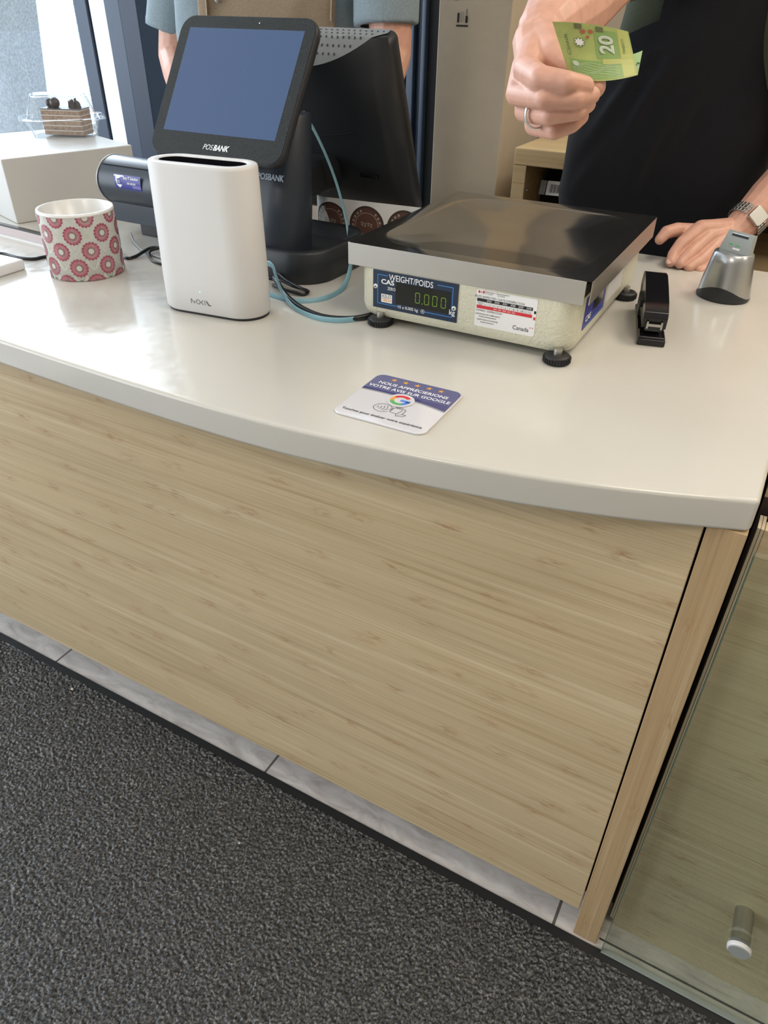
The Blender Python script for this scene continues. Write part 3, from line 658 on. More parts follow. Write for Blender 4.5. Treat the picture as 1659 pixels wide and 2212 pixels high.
Tp = T @ Matrix.Translation((.001, -.006, .072)) @ Matrix.Rotation(R_(-14), 4, 'X') @ Matrix.Scale(.95, 4)
mb = MB(); mb.add([Tp @ Vector(p) for p in ((-.030, 0, 0), (.030, 0, 0), (.026, 0, .036), (-.024, 0, .036), (-.030, .012, 0), (.030, .012, 0), (.026, .009, .036), (-.024, .009, .036))], [(0, 1, 2, 3), (5, 4, 7, 6), (3, 2, 6, 7), (0, 4, 5, 1), (1, 5, 6, 2), (4, 0, 3, 7)], 'grey_plate')
tp = mb.build('top_plate', sdr, .001, 2, label='grey slotted plate')
sl = MB(); D = Decal(sl, lambda u, v, h: Tp @ Vector((u, -h, v)), .0004); D.rect(-.015, .0275, .017, .0315, 'ink_black'); D.rect(-.015, .0315, .017, .0325, 'steel', 2); D.rect(-.014, .013, -.006, .0155, 'ink_green'); D.rect(-.001, .013, .008, .0150, 'ink_green'); D.rect(-.004, .007, .010, .010, 'ink_white', 2)
sl.build('slot', sdr)

# ---- stapler
s0 = Vector((-.168, 1.143, ZT)); T = basis(s0, Vector((.965, .26, 0)), Vector((-.26, .965, 0)))
T = Matrix.Translation(s0) @ Matrix.Rotation(R_(14.5), 4, 'Z')
sp_ = root('stapler', 'black desk stapler standing right of the scale', 'stapler', s0)
b = MB(); b.box((-.0195, -.078, 0), (.0195, .075, .010), 'gloss_black', T); b.box((-.0185, -.078, .010), (.0185, -.045, .014), 'gloss_black', T); b.build('base', sp_, .003, 3)
prof = [(-.066, .022), (-.069, .038), (-.064, .046), (-.04, .054), (.01, .062), (.050, .066), (.076, .062), (.082, .040), (.064, .026)]
mb = MB(); rl = []
for x_, k in ((-.0150, .93), (-.0172, 1), (.0172, 1), (.0150, .93)): rl.append([T @ Vector((x_, y*k, .04+(z-.04)*k)) for y, z in prof])
mb.loft(rl, 'gloss_black', False); mb.build('top_arm', sp_, .003, 3, 25)
MB().box((-.012, -.071, .020), (.012, .055, .030), 'black_plastic', T).build('magazine', sp_)
stl = MB(); stl.box((-.009, -.0735, .0275), (.009, -.070, .031), 'steel', T).box((-.011, -.0735, .024), (-.0085, -.070, .034), 'steel', T).box((.0085, -.0735, .024), (.011, -.070, .034), 'steel', T).build('staple_gate', sp_, label='small chrome staple gate')
stl = MB().box((-.0180, .02, .008), (.0180, .062, .034), 'black_plastic', T).build('hinge_block', sp_)

# ---- white plinth, cake box
pl = [(-1.470, 1.048), (-1.382, 1.322), (-1.70, 1.425), (-1.79, 1.150)]
tag(MB().prism(pl, ZT, 1.046, 'white_plinth').build('display_plinth', None, .0025, 2), 'white block plinth on the counter under the boxed cake', 'plinth')
cb = (at(62, 300, z=1.046)+at(213, 300, z=1.046)+at(105, 312, z=1.046)+Vector((0, .04, 0))+at(150, 286, z=1.046)); cb = at(142, 292, z=1.046)
T = frame(cb, R_(52))
ck = root('cake_box', 'clear hinged plastic box holding a slice of layered chocolate cake', 'food box', cb)
def flut(w, h, r, z, amp, n=26):
    pts = rrect(w, h, r, n); out = []
    for i, (x, y) in enumerate(pts):
        l = math.hypot(x, y); k = 1+amp*math.cos(i*math.pi*.66)/l; out.append(T @ Vector((x*k, y*k, z)))
    return out
hb = .036
mb = MB(); mb.loft([flut(.125, .105, .022, .001, 0), flut(.135, .115, .024, .002, .0012), flut(.160, .140, .030, hb, .0012), flut(.164, .144, .032, hb+.002, 0), flut(.190, .170, .042, hb+.002, 0), flut(.190, .170, .042, hb+.0035, 0)], 'clear', True, False); mb.add(flut(.125, .105, .022, .001, 0), [tuple(range(108))], 'clear'); mb.build('tray', ck)
mb = MB(); mb.loft([flut(.186, .166, .040, hb+.0045, 0), flut(.158, .138, .032, hb+.0048, 0), flut(.152, .132, .030, hb+.008, .0012), flut(.122, .102, .026, hb+.047, .0012), flut(.114, .094, .024, hb+.050, 0), flut(.100, .080, .020, hb+.047, 0)], 'clear', True, False); mb.add(flut(.100, .080, .020, hb+.047, 0), [tuple(range(108))], 'clear'); mb.build('lid', ck)
Tk = T @ frame((.010, -.006, .003), R_(-30))
cs = root('cake_slice', 'slice of layered chocolate cake with curls on top, inside the clear box', 'cake', Tk.translation)
for k in range(5):
    z0_ = .001+k*.0105; MB().box((-.048, -.026, z0_), (.048, .026, z0_+.0078), 'cake', Tk).build('sponge_layer', cs, .001)
    MB().box((-.0475, -.0255, z0_+.0078), (.0475, .0255, z0_+.0105), 'cream', Tk).build('cream_layer', cs)
mb = MB().box((-.0485, -.0265, .0535), (.0485, .0265, .0555), 'choc', Tk).build('icing', cs, .0008)
mb = MB(); mb.ball(Tk @ Vector((-.034, 0, .064)), .010, 'choc', 12, (.8, 1, 1)); mb.ball(Tk @ Vector((-.020, -.004, .065)), .0115, 'choc', 12); mb.build('chocolate_ball', cs)
mb = MB()
for k in range(6): mb.prism([(.010+.005*k, .055), (.018+.005*k, .055), (.016+.005*k, .066+.003*min(k, 5-k)+.004*(k == 3)), (.012+.005*k, .070+.002*min(k, 5-k))], -.002+.002*(k % 3), .001+.002*(k % 3), 'choc', Tk @ Matrix.Rotation(R_(90), 4, 'X'))
mb.build('chocolate_shard', cs)

# ---- receipt printer (rounded slate unit)
p0 = Vector((-1.09, 1.13, ZT)); prn = root('receipt_printer', 'slate grey rounded receipt printer with a blue sticker, behind pot and router', 'printer', p0)
T = frame((0, 0, 0))
def prof_ring(x, k=1.0):
    out = []; cy_, cz_ = 1.135, 1.020
    for i in range(19):
        a = R_(60+190*i/18); out.append(Vector((x, cy_+.049*k*math.cos(a), cz_+.044*k*math.sin(a))))
    out += [Vector((x, 1.112, .982)), Vector((x, 1.112, .945)), Vector((x, 1.18, .945)), Vector((x, 1.18, 1.05))]
    return out
mb = MB(); mb.loft([prof_ring(-1.248, .93), prof_ring(-1.244, 1.0)][::-1][:1]+[prof_ring(-.925)], 'printer', False); mb.build('housing', prn, .003, 2, 35)
MB().tube([Vector((-1.2445, 1.135+.0500*math.cos(R_(a)), 1.020+.044*math.sin(R_(a)))) for a in range(60, 260, 8)], .0014, 'silver', 8).build('trim_ring', prn, label='thin silver trim round the end')
gm = MB()
for a in (118, 122): pass
aa = R_(132); gm.box((-1.240, 1.135+.0506*math.cos(aa)-.0005, 1.020+.0446*math.sin(aa)-.0008), (-.925, 1.135+.0506*math.cos(aa)+.001, 1.020+.0446*math.sin(aa)+.0008), 'dark')
gm.build('lid_seam', prn)
MB().box((-1.19, 1.125, ZT), (-.94, 1.18, .946), 'gloss_black').build('base', prn, .002)
stm = MB()
def cyl(u, v, h):
    a = R_(180)-v/.048; return Vector((u, 1.135+(.0502+h)*math.cos(a), 1.028+(.0462+h)*math.sin(a)))
D = Decal(stm, cyl, .0003)
OX = -1.196
for k in range(6): D.rect(OX, .010-.0045*k, OX+.068, .0145-.0045*k, 'stk_navy', 1, 1)
D.rect(OX+.046, -.009, OX+.067, -.003, 'stk_lilac', 2)
D.text('Easy IT Solution', OX+.0435, .0090, .0072, 'ink_white', 3, .02, sx_=.82); D.text('(438) 288-9090', OX+.044, -.0005, .0048, 'ink_white', 3, .02, sx_=.75)
D.rect(OX, .0105, OX+.025, .0130, 'ink_white', 2); D.poly([(OX+.004, .012), (OX+.020, .012), (OX+.020, .002), (OX+.018, -.006), (OX+.012, -.0105), (OX+.006, -.006), (OX+.004, .002)], 'ink_white', 2)
D.rect(OX+.0075, -.003, OX+.0155, .0065, 'stk_navy', 3); D.line([(OX+.0075, .003), (OX+.0155, .003)], .0008, 'ink_white', 4); D.line([(OX+.0075, 0), (OX+.0155, 0)], .0008, 'ink_white', 4)
stm.build('sticker', prn, label='small navy sticker with white shield and lettering')

# ---- payment terminal (two-sided)
t0 = Vector((-.80, 1.16, ZT)); pos = root('payment_terminal', 'black two-sided payment terminal with a tilted customer screen and a rear-facing monitor', 'payment terminal', t0)
# column shell
rings = []
for z, w, d, yc_ in ((0, .165, .12, 1.085), (.004, .170, .125, 1.085), (.02, .172, .125, 1.087), (.10, .168, .105, 1.103), (.240, .150, .070, 1.130), (.247, .144, .064, 1.131)):
    rings.append([Vector((-.845+x, yc_+y, ZT+z)) for x, y in stad(w, d*.98, 12)])
MB().loft(rings, 'slate_plastic').build('column', pos)
Tf = basis((-.818, 1.0655, 1.078), (1, 0, 0), (0, .35, 1)); lt = MB(); D = Decal(lt, plane(Tf), .0004); D.text('POSBANK', .012, 0, .0134, mat('pale_print', (.36, .42, .48), .4), 2, .02, sx_=.9); lt.build('lettering', pos)
rings = []
for z, k, c_, r_ in ((0, 0, 0, .060), (.004, .004, 0, .062), (.030, .005, 0, .062), (.050, .001, 0, .058), (.056, -.010, 0, .05), (.050, -.022, 0, .04), (.036, -.060, 0, .03)):
    rings.append([Vector((x, y, ZT+z)) for x, y in rrect(.226+k, .205+k, r_, 10, -.8125, 1.127)])
MB().loft(rings, 'black_plastic').build('foot_dish', pos, label='glossy black rounded foot')
# monitor facing the staff: rear cover leaning over
mtl, mbl = Vector((-1.045, 1.243, 1.272)), Vector((-1.045, 1.368, .970))
Tm = basis(mbl, (1, 0, 0), mtl-mbl); H = (mtl-mbl).length; MW = .364       # local: u right, v up, n toward the customer
rings = []
for n_, ins, r_ in ((-.030, .002, .012), (-.026, 0, .014), (-.004, 0, .016), (.000, .003, .016)):
    rings.append([Tm @ Vector((x, y, n_)) for x, y in rrect(MW-2*ins, H-ins*1.2, r_, 6, MW/2, H/2)])
MB().loft(rings, 'black_plastic').build('monitor', pos)
MB().box((.010, .008, -.0315), (MW-.010, H-.008, -.030), 'gloss_black', Tm).build('monitor_glass', pos)
vt = MB(); D = Decal(vt, lambda u, v, h: Tm @ Vector((u, H+.0008+h, v)), .0004)
D.poly([(.03, -.030), (MW-.02, -.030), (MW-.012, -.004), (MW-.06, .006), (MW-.12, .016), (MW-.18, .0205), (.03, .0215)], 'grey_vent', 1)
# upper shell skin with vents (sloping grille above the rear cover)
vt = MB()
ga, gb, gc = Vector((MW-.20, H-.004, .028)), Vector((MW-.012, H-.004, .004)), None
def top_fn(u, v, h): return Tm @ Vector((u, H-.002-v*.25+h, .022-v))
g = MB()
def gv(u, w, h): n = -.026+.066*w; return Tm @ Vector((u, H+.0015-max(0, n)*.85+h, n+h))       # w: 0 at the monitor edge, 1 on the cover side
D = Decal(g, gv, .0003)
def glim(u): return 1-.93*max(0, min(1, (u-.20)/.165))**2.0
nu = 30
top = [(.012+(MW-.022)*i/nu, 0) for i in range(nu+1)]; low = [(u, glim(u)) for u, _ in top]
for q in range(6):
    pa_ = [(u, l*q/6) for u, l in low]; pb_ = [(u, l*(q+1)/6) for u, l in low]; D.put(pa_+pb_, [(i, i+1, nu+2+i, nu+1+i) for i in range(nu)], 'grey_vent', 1)
for j in range(6):
    for i in range(30):
        u = .02+i*.0112+(j % 2)*.0056; w = .12+j*.155
        if w < glim(u)-.07: D.poly(ell(.0018, .028, 8, u, w), 'ink_black', 3)
g.build('vent_grille', pos, label='grey perforated vent on the monitor top')
# bulging rear cover (curved shell)
rings = []
for v, bul, ins in ((H-.001, .034, .003), (H-.045, .036, .002), (H*.72, .036, .001), (H*.45, .034, .001), (H*.2, .028, .002), (.006, .016, .004), (.003, .004, .006)):
    ring = []
    for k in range(25):
        q = k/24; u = ins+(MW-2*ins)*q; vv = v-(.036*(1-max(0, min(1, (u-.20)/.165))**2.2) if v > H-.002 else 0); ring.append(Tm @ Vector((u, vv, .001+bul*(max(0, math.sin(math.pi*q))**.22))))
    rings.append(ring)
gl_ = lambda u: 1-.93*max(0, min(1, (u-.20)/.165))**2.0
ring = []
for k in range(25):
    q = k/24; u = .003+(MW-.006)*q; n_ = max(0, -.026+.066*gl_(u)); ring.append(Tm @ Vector((u, H+.0012-n_*.85, n_+.0004)))
rings = [ring]+rings[1:]
rc_ = MB(); rc_.loft(rings, 'black_plastic', True, False, False)
rc_.build('rear_cover', pos, label='curved matt black rear cover')
sm_ = MB(); sm_.tube([Tm @ Vector((.016+(MW-.032)*q/16, H*.55+.006*math.cos(q/16*math.pi*2), .0412*(math.sin(math.pi*max(.02, min(.98, q/16)))**.45))) for q in range(1, 16)], .0008, 'dark', 5); sm_.build('cover_seam', pos)
MB().box((-.90, 1.15, 1.02), (-.815, 1.31, 1.08), 'black_plastic').build('support_arm', pos, .01, 3)
MB().box((-.772, 1.300, 1.045), (-.735, 1.325, 1.052), 'gloss_black').box((-.772, 1.300, 1.060), (-.745, 1.325, 1.064), 'gloss_black').build('port_cover', pos, .001)
# customer screen
dbl = Vector((-1.088, 1.078, 1.093)); dbr = Vector((-.796, 1.078, 1.093)); dtl = Vector((-1.083, 1.200, 1.291))
dbl = at(325, 325, y=1.078); dbl = Vector((-1.010, 1.000, 1.1075)); DW = .272; DH = .232
Td = basis(dbl, (1, .0, .004), Vector((0.004, .130, .190)))
def dring(ins, r_, n_): return [Td @ Vector((x, y, n_)) for x, y in rrect(DW-2*ins, DH-2*ins, r_, 8, DW/2, DH/2)]
dsp = MB().loft([dring(.012, .02, -.018), dring(.003, .024, -.016), dring(0, .026, -.010), dring(0, .026, -.003), dring(.0015, .0255, 0)], 'black_plastic').build('customer_display', pos)
MB().prism([(x, y) for x, y in rrect(DW-.006, DH-.006, .023, 8, DW/2, DH/2)], 0, .0008, 'bezel', Td).build('bezel', dsp)
MB().box((.022, .040, .0008), (DW-.022, DH-.022, .0014), 'screen', Td).build('screen', dsp, label='blue lit screen')
l2 = MB(); D = Decal(l2, lambda u, v, h: Td @ Vector((u, v, .0008+h)), .0003); D.text('POS', DW*.5-.012, .0185, .0125, 'ink_white', 2, 0, .25, sx_=.9); D.text('BANK', DW*.5+.0145, .0185, .0125, 'ink_white', 2, .035, .25, sx_=.9)
l2.build('lettering', dsp)
l3 = MB(); Decal(l3, lambda u, v, h: Td @ Vector((u, v, .0008+h)), .0003).poly(ell(.0012, .0012, 8, DW*.59, DH-.012), 'ink_white', 2); l3.build('camera_dot', dsp)
MB().box((-.90, 1.085, 1.11), (-.80, 1.125, 1.15), 'black_plastic').build('display_arm', pos, .01, 3)

# ---- sticker roll behind the terminal
sk0 = Vector((-.83, 1.345, ZT)); skr = root('sticker_roll', 'roll of white labels printed with brown round seals, behind the terminal foot', 'label roll', Vector((-.86, 1.33, ZT)))
A0 = Vector((-.93, 1.282, 0)); ux = Vector((1, .11, 0)).normalized()
def skf(u, v, h):
    # flat sheet bending round at its left end
    if u < .03:
        a = (.03-u)/.03; x = .03-.03*math.sin(min(a, 1.5)); y = .03*(1-math.cos(min(a, 1.5)))
    else: x, y = u, 0
    p = Vector((-.862, 1.266, 0))+ux*x+Vector((-ux.y, ux.x, 0))*(y-h); p.z = ZT+.004+v; return p
mb = MB(); n = 30
pts = [skf(-.015+.285*i/n, v, 0) for v in (0, .084) for i in range(n+1)]; back = [skf(-.015+.285*i/n, v, -.0015) for v in (0, .084) for i in range(n+1)]
mb.add(pts, [(i, i+1, n+2+i, n+1+i) for i in range(n)], 'paper', True); mb.add(back, [(i, n+1+i, n+2+i, i+1) for i in range(n)], 'paper', True)
mb.build('backing_sheet', skr)
for q, cxx in enumerate((.040, .118, .196)):
    mb = MB(); D = Decal(mb, skf, .0003); cyy = .040; e = .0365
    D.ring(cxx, cyy, .0, e, 'stk_brown', 1, n=40); D.ring(cxx, cyy, e-.0035, e-.0005, 'stk_dark', 2, n=40); D.ring(cxx, cyy, e-.0130, e-.0120, 'stk_pale', 2, n=40)
    for k in range(22):
        a = 2*math.pi*k/22
        if k % 11 in (4, 5, 6): D.ring(cxx, cyy, e-.010, e-.0055, 'stk_brown', 3, math.degrees(a)-8, math.degrees(a)+8, n=60); continue
        D.ring(cxx+(e-.0078)*math.cos(a), cyy+(e-.0078)*math.sin(a), .0008, .0024, 'stk_pale', 3, n=8)
    for k, (dx, dy) in enumerate(((-.010, .003), (-.004, .001), (.003, .0025), (.009, .001))): D.line([(cxx+dx-.0025, cyy+dy+.003), (cxx+dx+.0025, cyy+dy+.0035), (cxx+dx, cyy+dy-.003)], .0011, 'stk_pale', 3); D.line([(cxx+dx-.002, cyy+dy), (cxx+dx+.0025, cyy+dy-.002)], .0010, 'stk_pale', 3)
    mb.build('round_seal', skr)
tag(MB().box((-.66, 1.43, ZT), (-.60, 1.50, ZT+.045), 'white_paint').build('white_carton', None, .002), 'small white box corner between monitor and scale, at the counter back', 'box')

# ---- cables
def cable(name, pts, r, m, label, cat='cable', flat=None, n=10):
    mb = MB(); mb.tube(smooth_path(pts, n), r, m, 10, True, flat); return tag(mb.build(name), label, cat)
zc = ZT+.003
c1 = [at(655, 240, y=1.225), at(682, 288, y=1.225), at(706, 340, y=1.228), at(728, 400, y=1.232), at(746, 468, y=1.225), at(754, 520, y=1.20), at(757, 575, z=.945), at(740, 622, z=zc+.002), at(700, 645, z=zc), at(640, 650, z=zc), at(588, 638, z=zc), at(560, 628, z=zc)]
cable('network_cable', c1, .004, 'cable_blue', 'flat pale blue network cable hanging from the monitor beside the scale pan', flat=(.0012, .0045))
c2 = [at(570, 567, z=.968), at(588, 574, z=.972), at(597, 600, z=.955), at(612, 635, z=.932), at(640, 668, z=zc+.001), at(690, 688, z=zc+.001), at(745, 692, z=zc+.001), at(800, 683, z=zc+.001), at(830, 676, z=zc+.004)]
cable('network_cable', c2, .004, 'cable_blue', 'flat pale blue network cable curling from the router to the scale', flat=(.0045, .0012))
c3 = [at(592, 600, z=.935), at(625, 645, z=zc+.004), at(665, 672, z=zc), at(710, 686, z=zc), at(770, 687, z=zc+.002), at(830, 672, z=zc+.006)]
cable('power_cable', c3, .0042, 'cable_black', 'thick black power cable running from router to scale')
c4 = [at(575, 600, z=.932), at(600, 603, z=.930), at(632, 618, z=.927), at(664, 628, z=zc), at(655, 636, z=zc), at(622, 628, z=zc+.002), at(590, 616, z=zc)]
cable('usb_cable', c4, .0026, 'cable_black', 'thin black cable loop on the counter between router and terminal column')
c4 = [at(575, 580, z=.936), at(598, 588, z=.936), at(620, 606, z=.932), at(650, 622, z=.930), at(668, 630, z=zc+.004)]
cable('usb_cable', c4, .0022, 'cable_black', 'upper thin black cable arching from the router back')
c5 = [at(-20, 548, z=zc), at(10, 548, z=zc), at(40, 556, z=zc), at(72, 559, z=zc), at(104, 553, z=zc), at(180, 548, z=zc)+Vector((0, .06, 0)), at(270, 556, z=zc), at(292, 554, z=zc), at(325, 536, z=zc+.006), at(350, 537, z=zc+.006), at(400, 545, z=zc+.003)]
cable('power_cable', c5, .0030, 'cable_black', 'black cable passing behind the patterned pot along the counter')
cable('power_cable', [at(282, 504, z=.935), at(292, 525, z=.925), at(312, 544, z=zc), at(345, 556, z=zc), at(380, 566, z=zc)], .0017, 'cable_grey', 'thin grey cable dropping from the printer')
cable('power_cable', [at(345, 536, z=zc+.008), at(325, 542, z=zc+.006), at(323, 553, z=zc), at(332, 564, z=zc), at(360, 573, z=zc), at(385, 578, z=zc)], .0025, 'cable_black', 'black cable loop between printer and router')
# pale pink strip
a_, b_ = at(-30, 498, z=ZT), at(118, 536, z=ZT)
Tt = basis(a_, b_-a_, (0, 0, 1)); L = (b_-a_).length
tb = root('display_strip', 'pale pink strip with black top edge lying behind the patterned pot', 'strip', a_)
MB().box((0, .003, -.004), (L, .020, .004), 'pink', Tt).build('face', tb, .001); MB().box((0, .020, -.0045), (L, .0235, .0045), 'gloss_black', Tt).build('top_edge', tb); MB().box((0, 0, -.006), (L, .003, .008), 'white_paint', Tt).build('foot', tb)
e = at(5, 598, z=ZT); tag(MB().box((e.x-.08, e.y-.02, ZT), (e.x, e.y+.05, ZT+.018), 'white_paint').build('white_box', None, .003), 'corner of a low white box at the left edge of the counter', 'box')

# ================================================================ behind the counter
sh = root('storage_shelf', 'pale bamboo open storage shelf standing behind the counter', 'shelf', (-.2, 2.05, 0))
X0 = -.682; YF, YB = 1.893, 2.30; ZS = 1.029
MB().box((X0, YF, ZS-.039), (.6, YB, ZS), 'bamboo_shelf').build('top_board', sh, .003, 2)
MB().box((X0, YF+.001, 0), (X0+.034, YB, ZS-.0395), 'bamboo_shelf').build('side_board', sh, .002); MB().box((.56, YF+.001, 0), (.595, YB, ZS-.0395), 'bamboo_shelf').build('side_board', sh, .002)
MB().box((X0+.034, YB-.012, .02), (.56, YB, ZS-.0395), 'case_dark').build('back_board', sh); MB().box((X0+.034, YF+.01, .80), (.56, YB-.012, .82), 'bamboo_shelf').build('shelf_board', sh); MB().box((X0+.034, YF+.01, .40), (.56, YB-.012, .42), 'bamboo_shelf').build('shelf_board', sh)
for z_ in (.93, .86): MB().ball((X0+.036, YF+.02, z_), .004, 'steel', 10).build('shelf_pin', sh)
bk = at(1190, 412, y=1.95)
bg_ = root('packed_bag', 'dark packet with a barcode label on the shelf', 'packet', (bk.x, 2.04, .82))
mb = MB(); mb.ball((bk.x+.04, 2.06, .905), .085, 'gloss_black', 20, (1.2, .9, 1.0)); mb.build('bag', bg_)
mb = MB(); T = basis(at(1168, 420, y=1.955), at(1210, 424, y=1.955)-at(1168, 420, y=1.955), at(1172, 395, y=1.965)-at(1168, 420, y=1.955))
D = Decal(mb, plane(T), .0005); D.rect(-.006, .0, .010, .034, 'ink_grey', 1); mb.box((.012, 0, -.001), (.052, .034, 0), 'paper', T); 
for k in range(9): D.rect(.020+.0028*k, .006, .020+.0028*k+(.0016 if k % 3 else .0008), .026, 'ink_black', 2)
mb.build('barcode_label', bg_)
# tall beige carton
ca = at(1105, 40, y=2.0).x; cb_ = at(940, 200, y=2.0).x
cr2 = root('tall_carton', 'tall narrow beige carton with black handling marks, standing beside the window frame', 'carton', ((ca+cb_)/2, 2.15, 0))
MB().box((cb_, 2.0, 0), (ca, 2.30, 2.1), 'carton').build('box', cr2, .003)
mb = MB(); D = Decal(mb, plane(basis((0, 1.9995, 0), (1, 0, 0), (0, 0, 1))), .0006)
p = at(1000, 30, y=2.0)
D.rect(p.x-.016, p.z-.026, p.x+.016, p.z-.0225, 'ink_black'); D.rect(p.x-.014, p.z-.018, p.x-.009, p.z+.002, 'ink_black'); D.rect(p.x+.008, p.z-.018, p.x+.014, p.z-.004, 'ink_black'); D.line([(p.x+.011, p.z-.004), (p.x+.011, p.z+.010)], .0015, 'ink_black')
for k in range(4): D.line([(p.x-.006+.003*k, p.z-.016), (p.x-.006+.003*k, p.z+.004)], .0008, 'ink_grey')
D.rect(p.x-.010, p.z+.030, p.x+.018, p.z+.033, 'ink_black'); D.line([(p.x-.008, p.z+.036), (p.x-.006, p.z+.050), (p.x+.010, p.z+.050), (p.x+.014, p.z+.036)], .001, 'ink_grey'); D.poly(ell(.007, .007, 14, p.x-.020, p.z+.034), 'ink_black')
mb.build('handling_marks', cr2)
#PEOPLE
# ================================================================ people
from mathutils import noise as mn
def caps(mb, chain, m='skin', n=14):
    """tapered round limbs through (point, radius) joints"""
    for (a, ra), (b, rb) in zip(chain, chain[1:]):
        a, b = Vector(a), Vector(b); ax = b-a
        if ax.length < 1e-6: continue
        q = ax.to_track_quat('Z', 'Y').to_matrix(); L = ax.length; prof = []
        for k in range(1, 6): t = math.pi/2*(1-k/5); prof.append((ra*math.cos(t), -ra*math.sin(t)))
        for k in range(0, 5): t = math.pi/2*k/5; prof.append((rb*math.cos(t), L+rb*math.sin(t)))
        rings = [[a+q @ Vector((r*math.cos(2*math.pi*j/n), r*math.sin(2*math.pi*j/n), z)) for j in range(n)] for r, z in prof]
        mb.loft(rings, m)
    return mb
def fuse(o, vox, it=2, fac=.5, tex=None):
    r = o.modifiers.new('remesh', 'REMESH'); r.mode = 'VOXEL'; r.voxel_size = vox; r.use_smooth_shade = True
    s = o.modifiers.new('smooth', 'SMOOTH'); s.iterations = it; s.factor = fac
    return o
def pt(u, v, d): return at(u, v, d=d)
RV = Vector((math.cos(AZ), math.sin(AZ), 0)); HV = Vector((-math.sin(AZ), math.cos(AZ), 0))   # across / away from the customer
class Torso:
    def __init__(s, rows, ratio=.55):
        s.rows = []; s.creases = []
        for v, ul, ur, y in rows:
            a, b = at(ul, v, y=y), at(ur, v, y=y); c = (a+b)/2; hw = abs((b-a).dot(RV))/2; s.rows.append((c, hw, hw*ratio))
    def add(s, c, hw, hd): s.rows.append((Vector(c), hw, hd)); return s
    def S(s, t, a, off=0):
        """t in 0..1 bottom to top, a = angle, -90 faces the customer"""
        k = t*(len(s.rows)-1); i = min(int(k), len(s.rows)-2); f = k-i; f = f*f*(3-2*f)*.5+f*.5
        c = s.rows[i][0].lerp(s.rows[i+1][0], f); hw = s.rows[i][1]*(1-f)+s.rows[i+1][1]*f; hd = s.rows[i][2]*(1-f)+s.rows[i+1][2]*f
        ca, sa = math.cos(a), math.sin(a); e = .85
        return c+RV*((hw+off)*math.copysign(abs(ca)**e, ca))+HV*((hd+off)*math.copysign(abs(sa)**e, sa))
    def mesh(s, mb, m, off=0, nt=40, na=48, t0=0, t1=1, folds=0, fdir=Vector((.6, .3, .75)), seed=0, fs=9):
        rings = []
        for i in range(nt+1):
            t = t0+(t1-t0)*i/nt; r = []
            for k in range(na):
                p = s.S(t, 2*math.pi*k/na, off)
                if folds: p = p+(p-s.S(t, 2*math.pi*k/na, off-.01)).normalized()*folds*s.fold(p, fdir, seed, fs)
                r.append(p)
            rings.append(r)
        mb.loft(rings, m); return mb
    def fold(s, p, fdir, seed, fs):
        d = fdir.normalized(); q = p-d*(p.dot(d))*.86
        w = mn.noise(q*fs+Vector((seed, 0, 0)))+.5*mn.noise(q*fs*2.1+Vector((seed+5, 0, 0)))
        for a, b, wd_, am in s.creases:
            ab = b-a; k = max(0, min(1, (p-a).dot(ab)/ab.dot(ab))); r = p-(a+ab*k); r = r-HV*r.dot(HV)
            w += am*math.exp(-(r.length/wd_)**2)*math.sin(math.pi*min(1, max(0.0, .12+k*.80)))
        return w
    def shell(s, mb, m, off, th, t0, t1, edge, nt=60, na=60, folds=0, fdir=Vector((.6, .3, .75)), seed=0, fs=9):
        """cloth panel over the front; edge(t) -> (a0, a1) in degrees"""
        out = []; inn = []
        for i in range(nt+1):
            t = t0+(t1-t0)*i/nt; a0, a1 = edge(t)
            for k in range(na+1):
                a = R_(a0+(a1-a0)*k/na); p = s.S(t, a, off); n = (p-s.S(t, a, off-.01)).normalized()
                f = folds*s.fold(p, fdir, seed, fs) if folds else 0
                out.append(p+n*(f+th)); inn.append(p+n*f)
        w = na+1; N = len(out); F = []; G = []
        for i in range(nt):
            for k in range(na): q = i*w+k; F.append((q, q+1, q+w+1, q+w)); G.append((q+N, q+w+N, q+w+1+N, q+1+N))
        E_ = [(k, k+N, k+1+N, k+1) for k in range(na)]+[(nt*w+k, nt*w+k+1, nt*w+k+1+N, nt*w+k+N) for k in range(na)]
        E_ += [(i*w, (i+1)*w, (i+1)*w+N, i*w+N) for i in range(nt)]+[(i*w+na, i*w+na+N, (i+1)*w+na+N, (i+1)*w+na) for i in range(nt)]
        mb.add(out+inn, F+G+E_, m, True); return mb
def frustum(mb, a, b, ra, rb, m, n=28):
    return mb.tube([a, Vector(a).lerp(Vector(b), .5), b], [ra, (ra+rb)/2, rb], m, n)
def head(mb, c, f, s=1.0):
    """skull, jaw, nose, ears, neck; f = facing direction (horizontal)"""
    f = Vector(f).normalized(); r = f.cross(Vector((0, 0, 1))); c = Vector(c)
    B = Matrix((r, f, Vector((0, 0, 1)))).transposed()
    mb.ball(c+Vector((0, 0, .03)), .095*s, 'skin', 18, (.80, 1.0, 1.0), B); mb.ball(c-Vector((0, 0, .04))+f*.022, .068*s, 'skin', 16, (.85, .95, 1.15), B)
    caps(mb, [(c+f*.088+Vector((0, 0, .02)), .009), (c+f*.108-Vector((0, 0, .022)), .013)])
    for k in (-1, 1):
        mb.ball(c+r*k*.078+Vector((0, 0, -.005)), .028, 'skin', 12, (.35, .6, 1.1), B); mb.ball(c+r*k*.030+f*.078+Vector((0, 0, .032)), .014, 'skin', 10, (1.3, .6, .6), B)
    return B
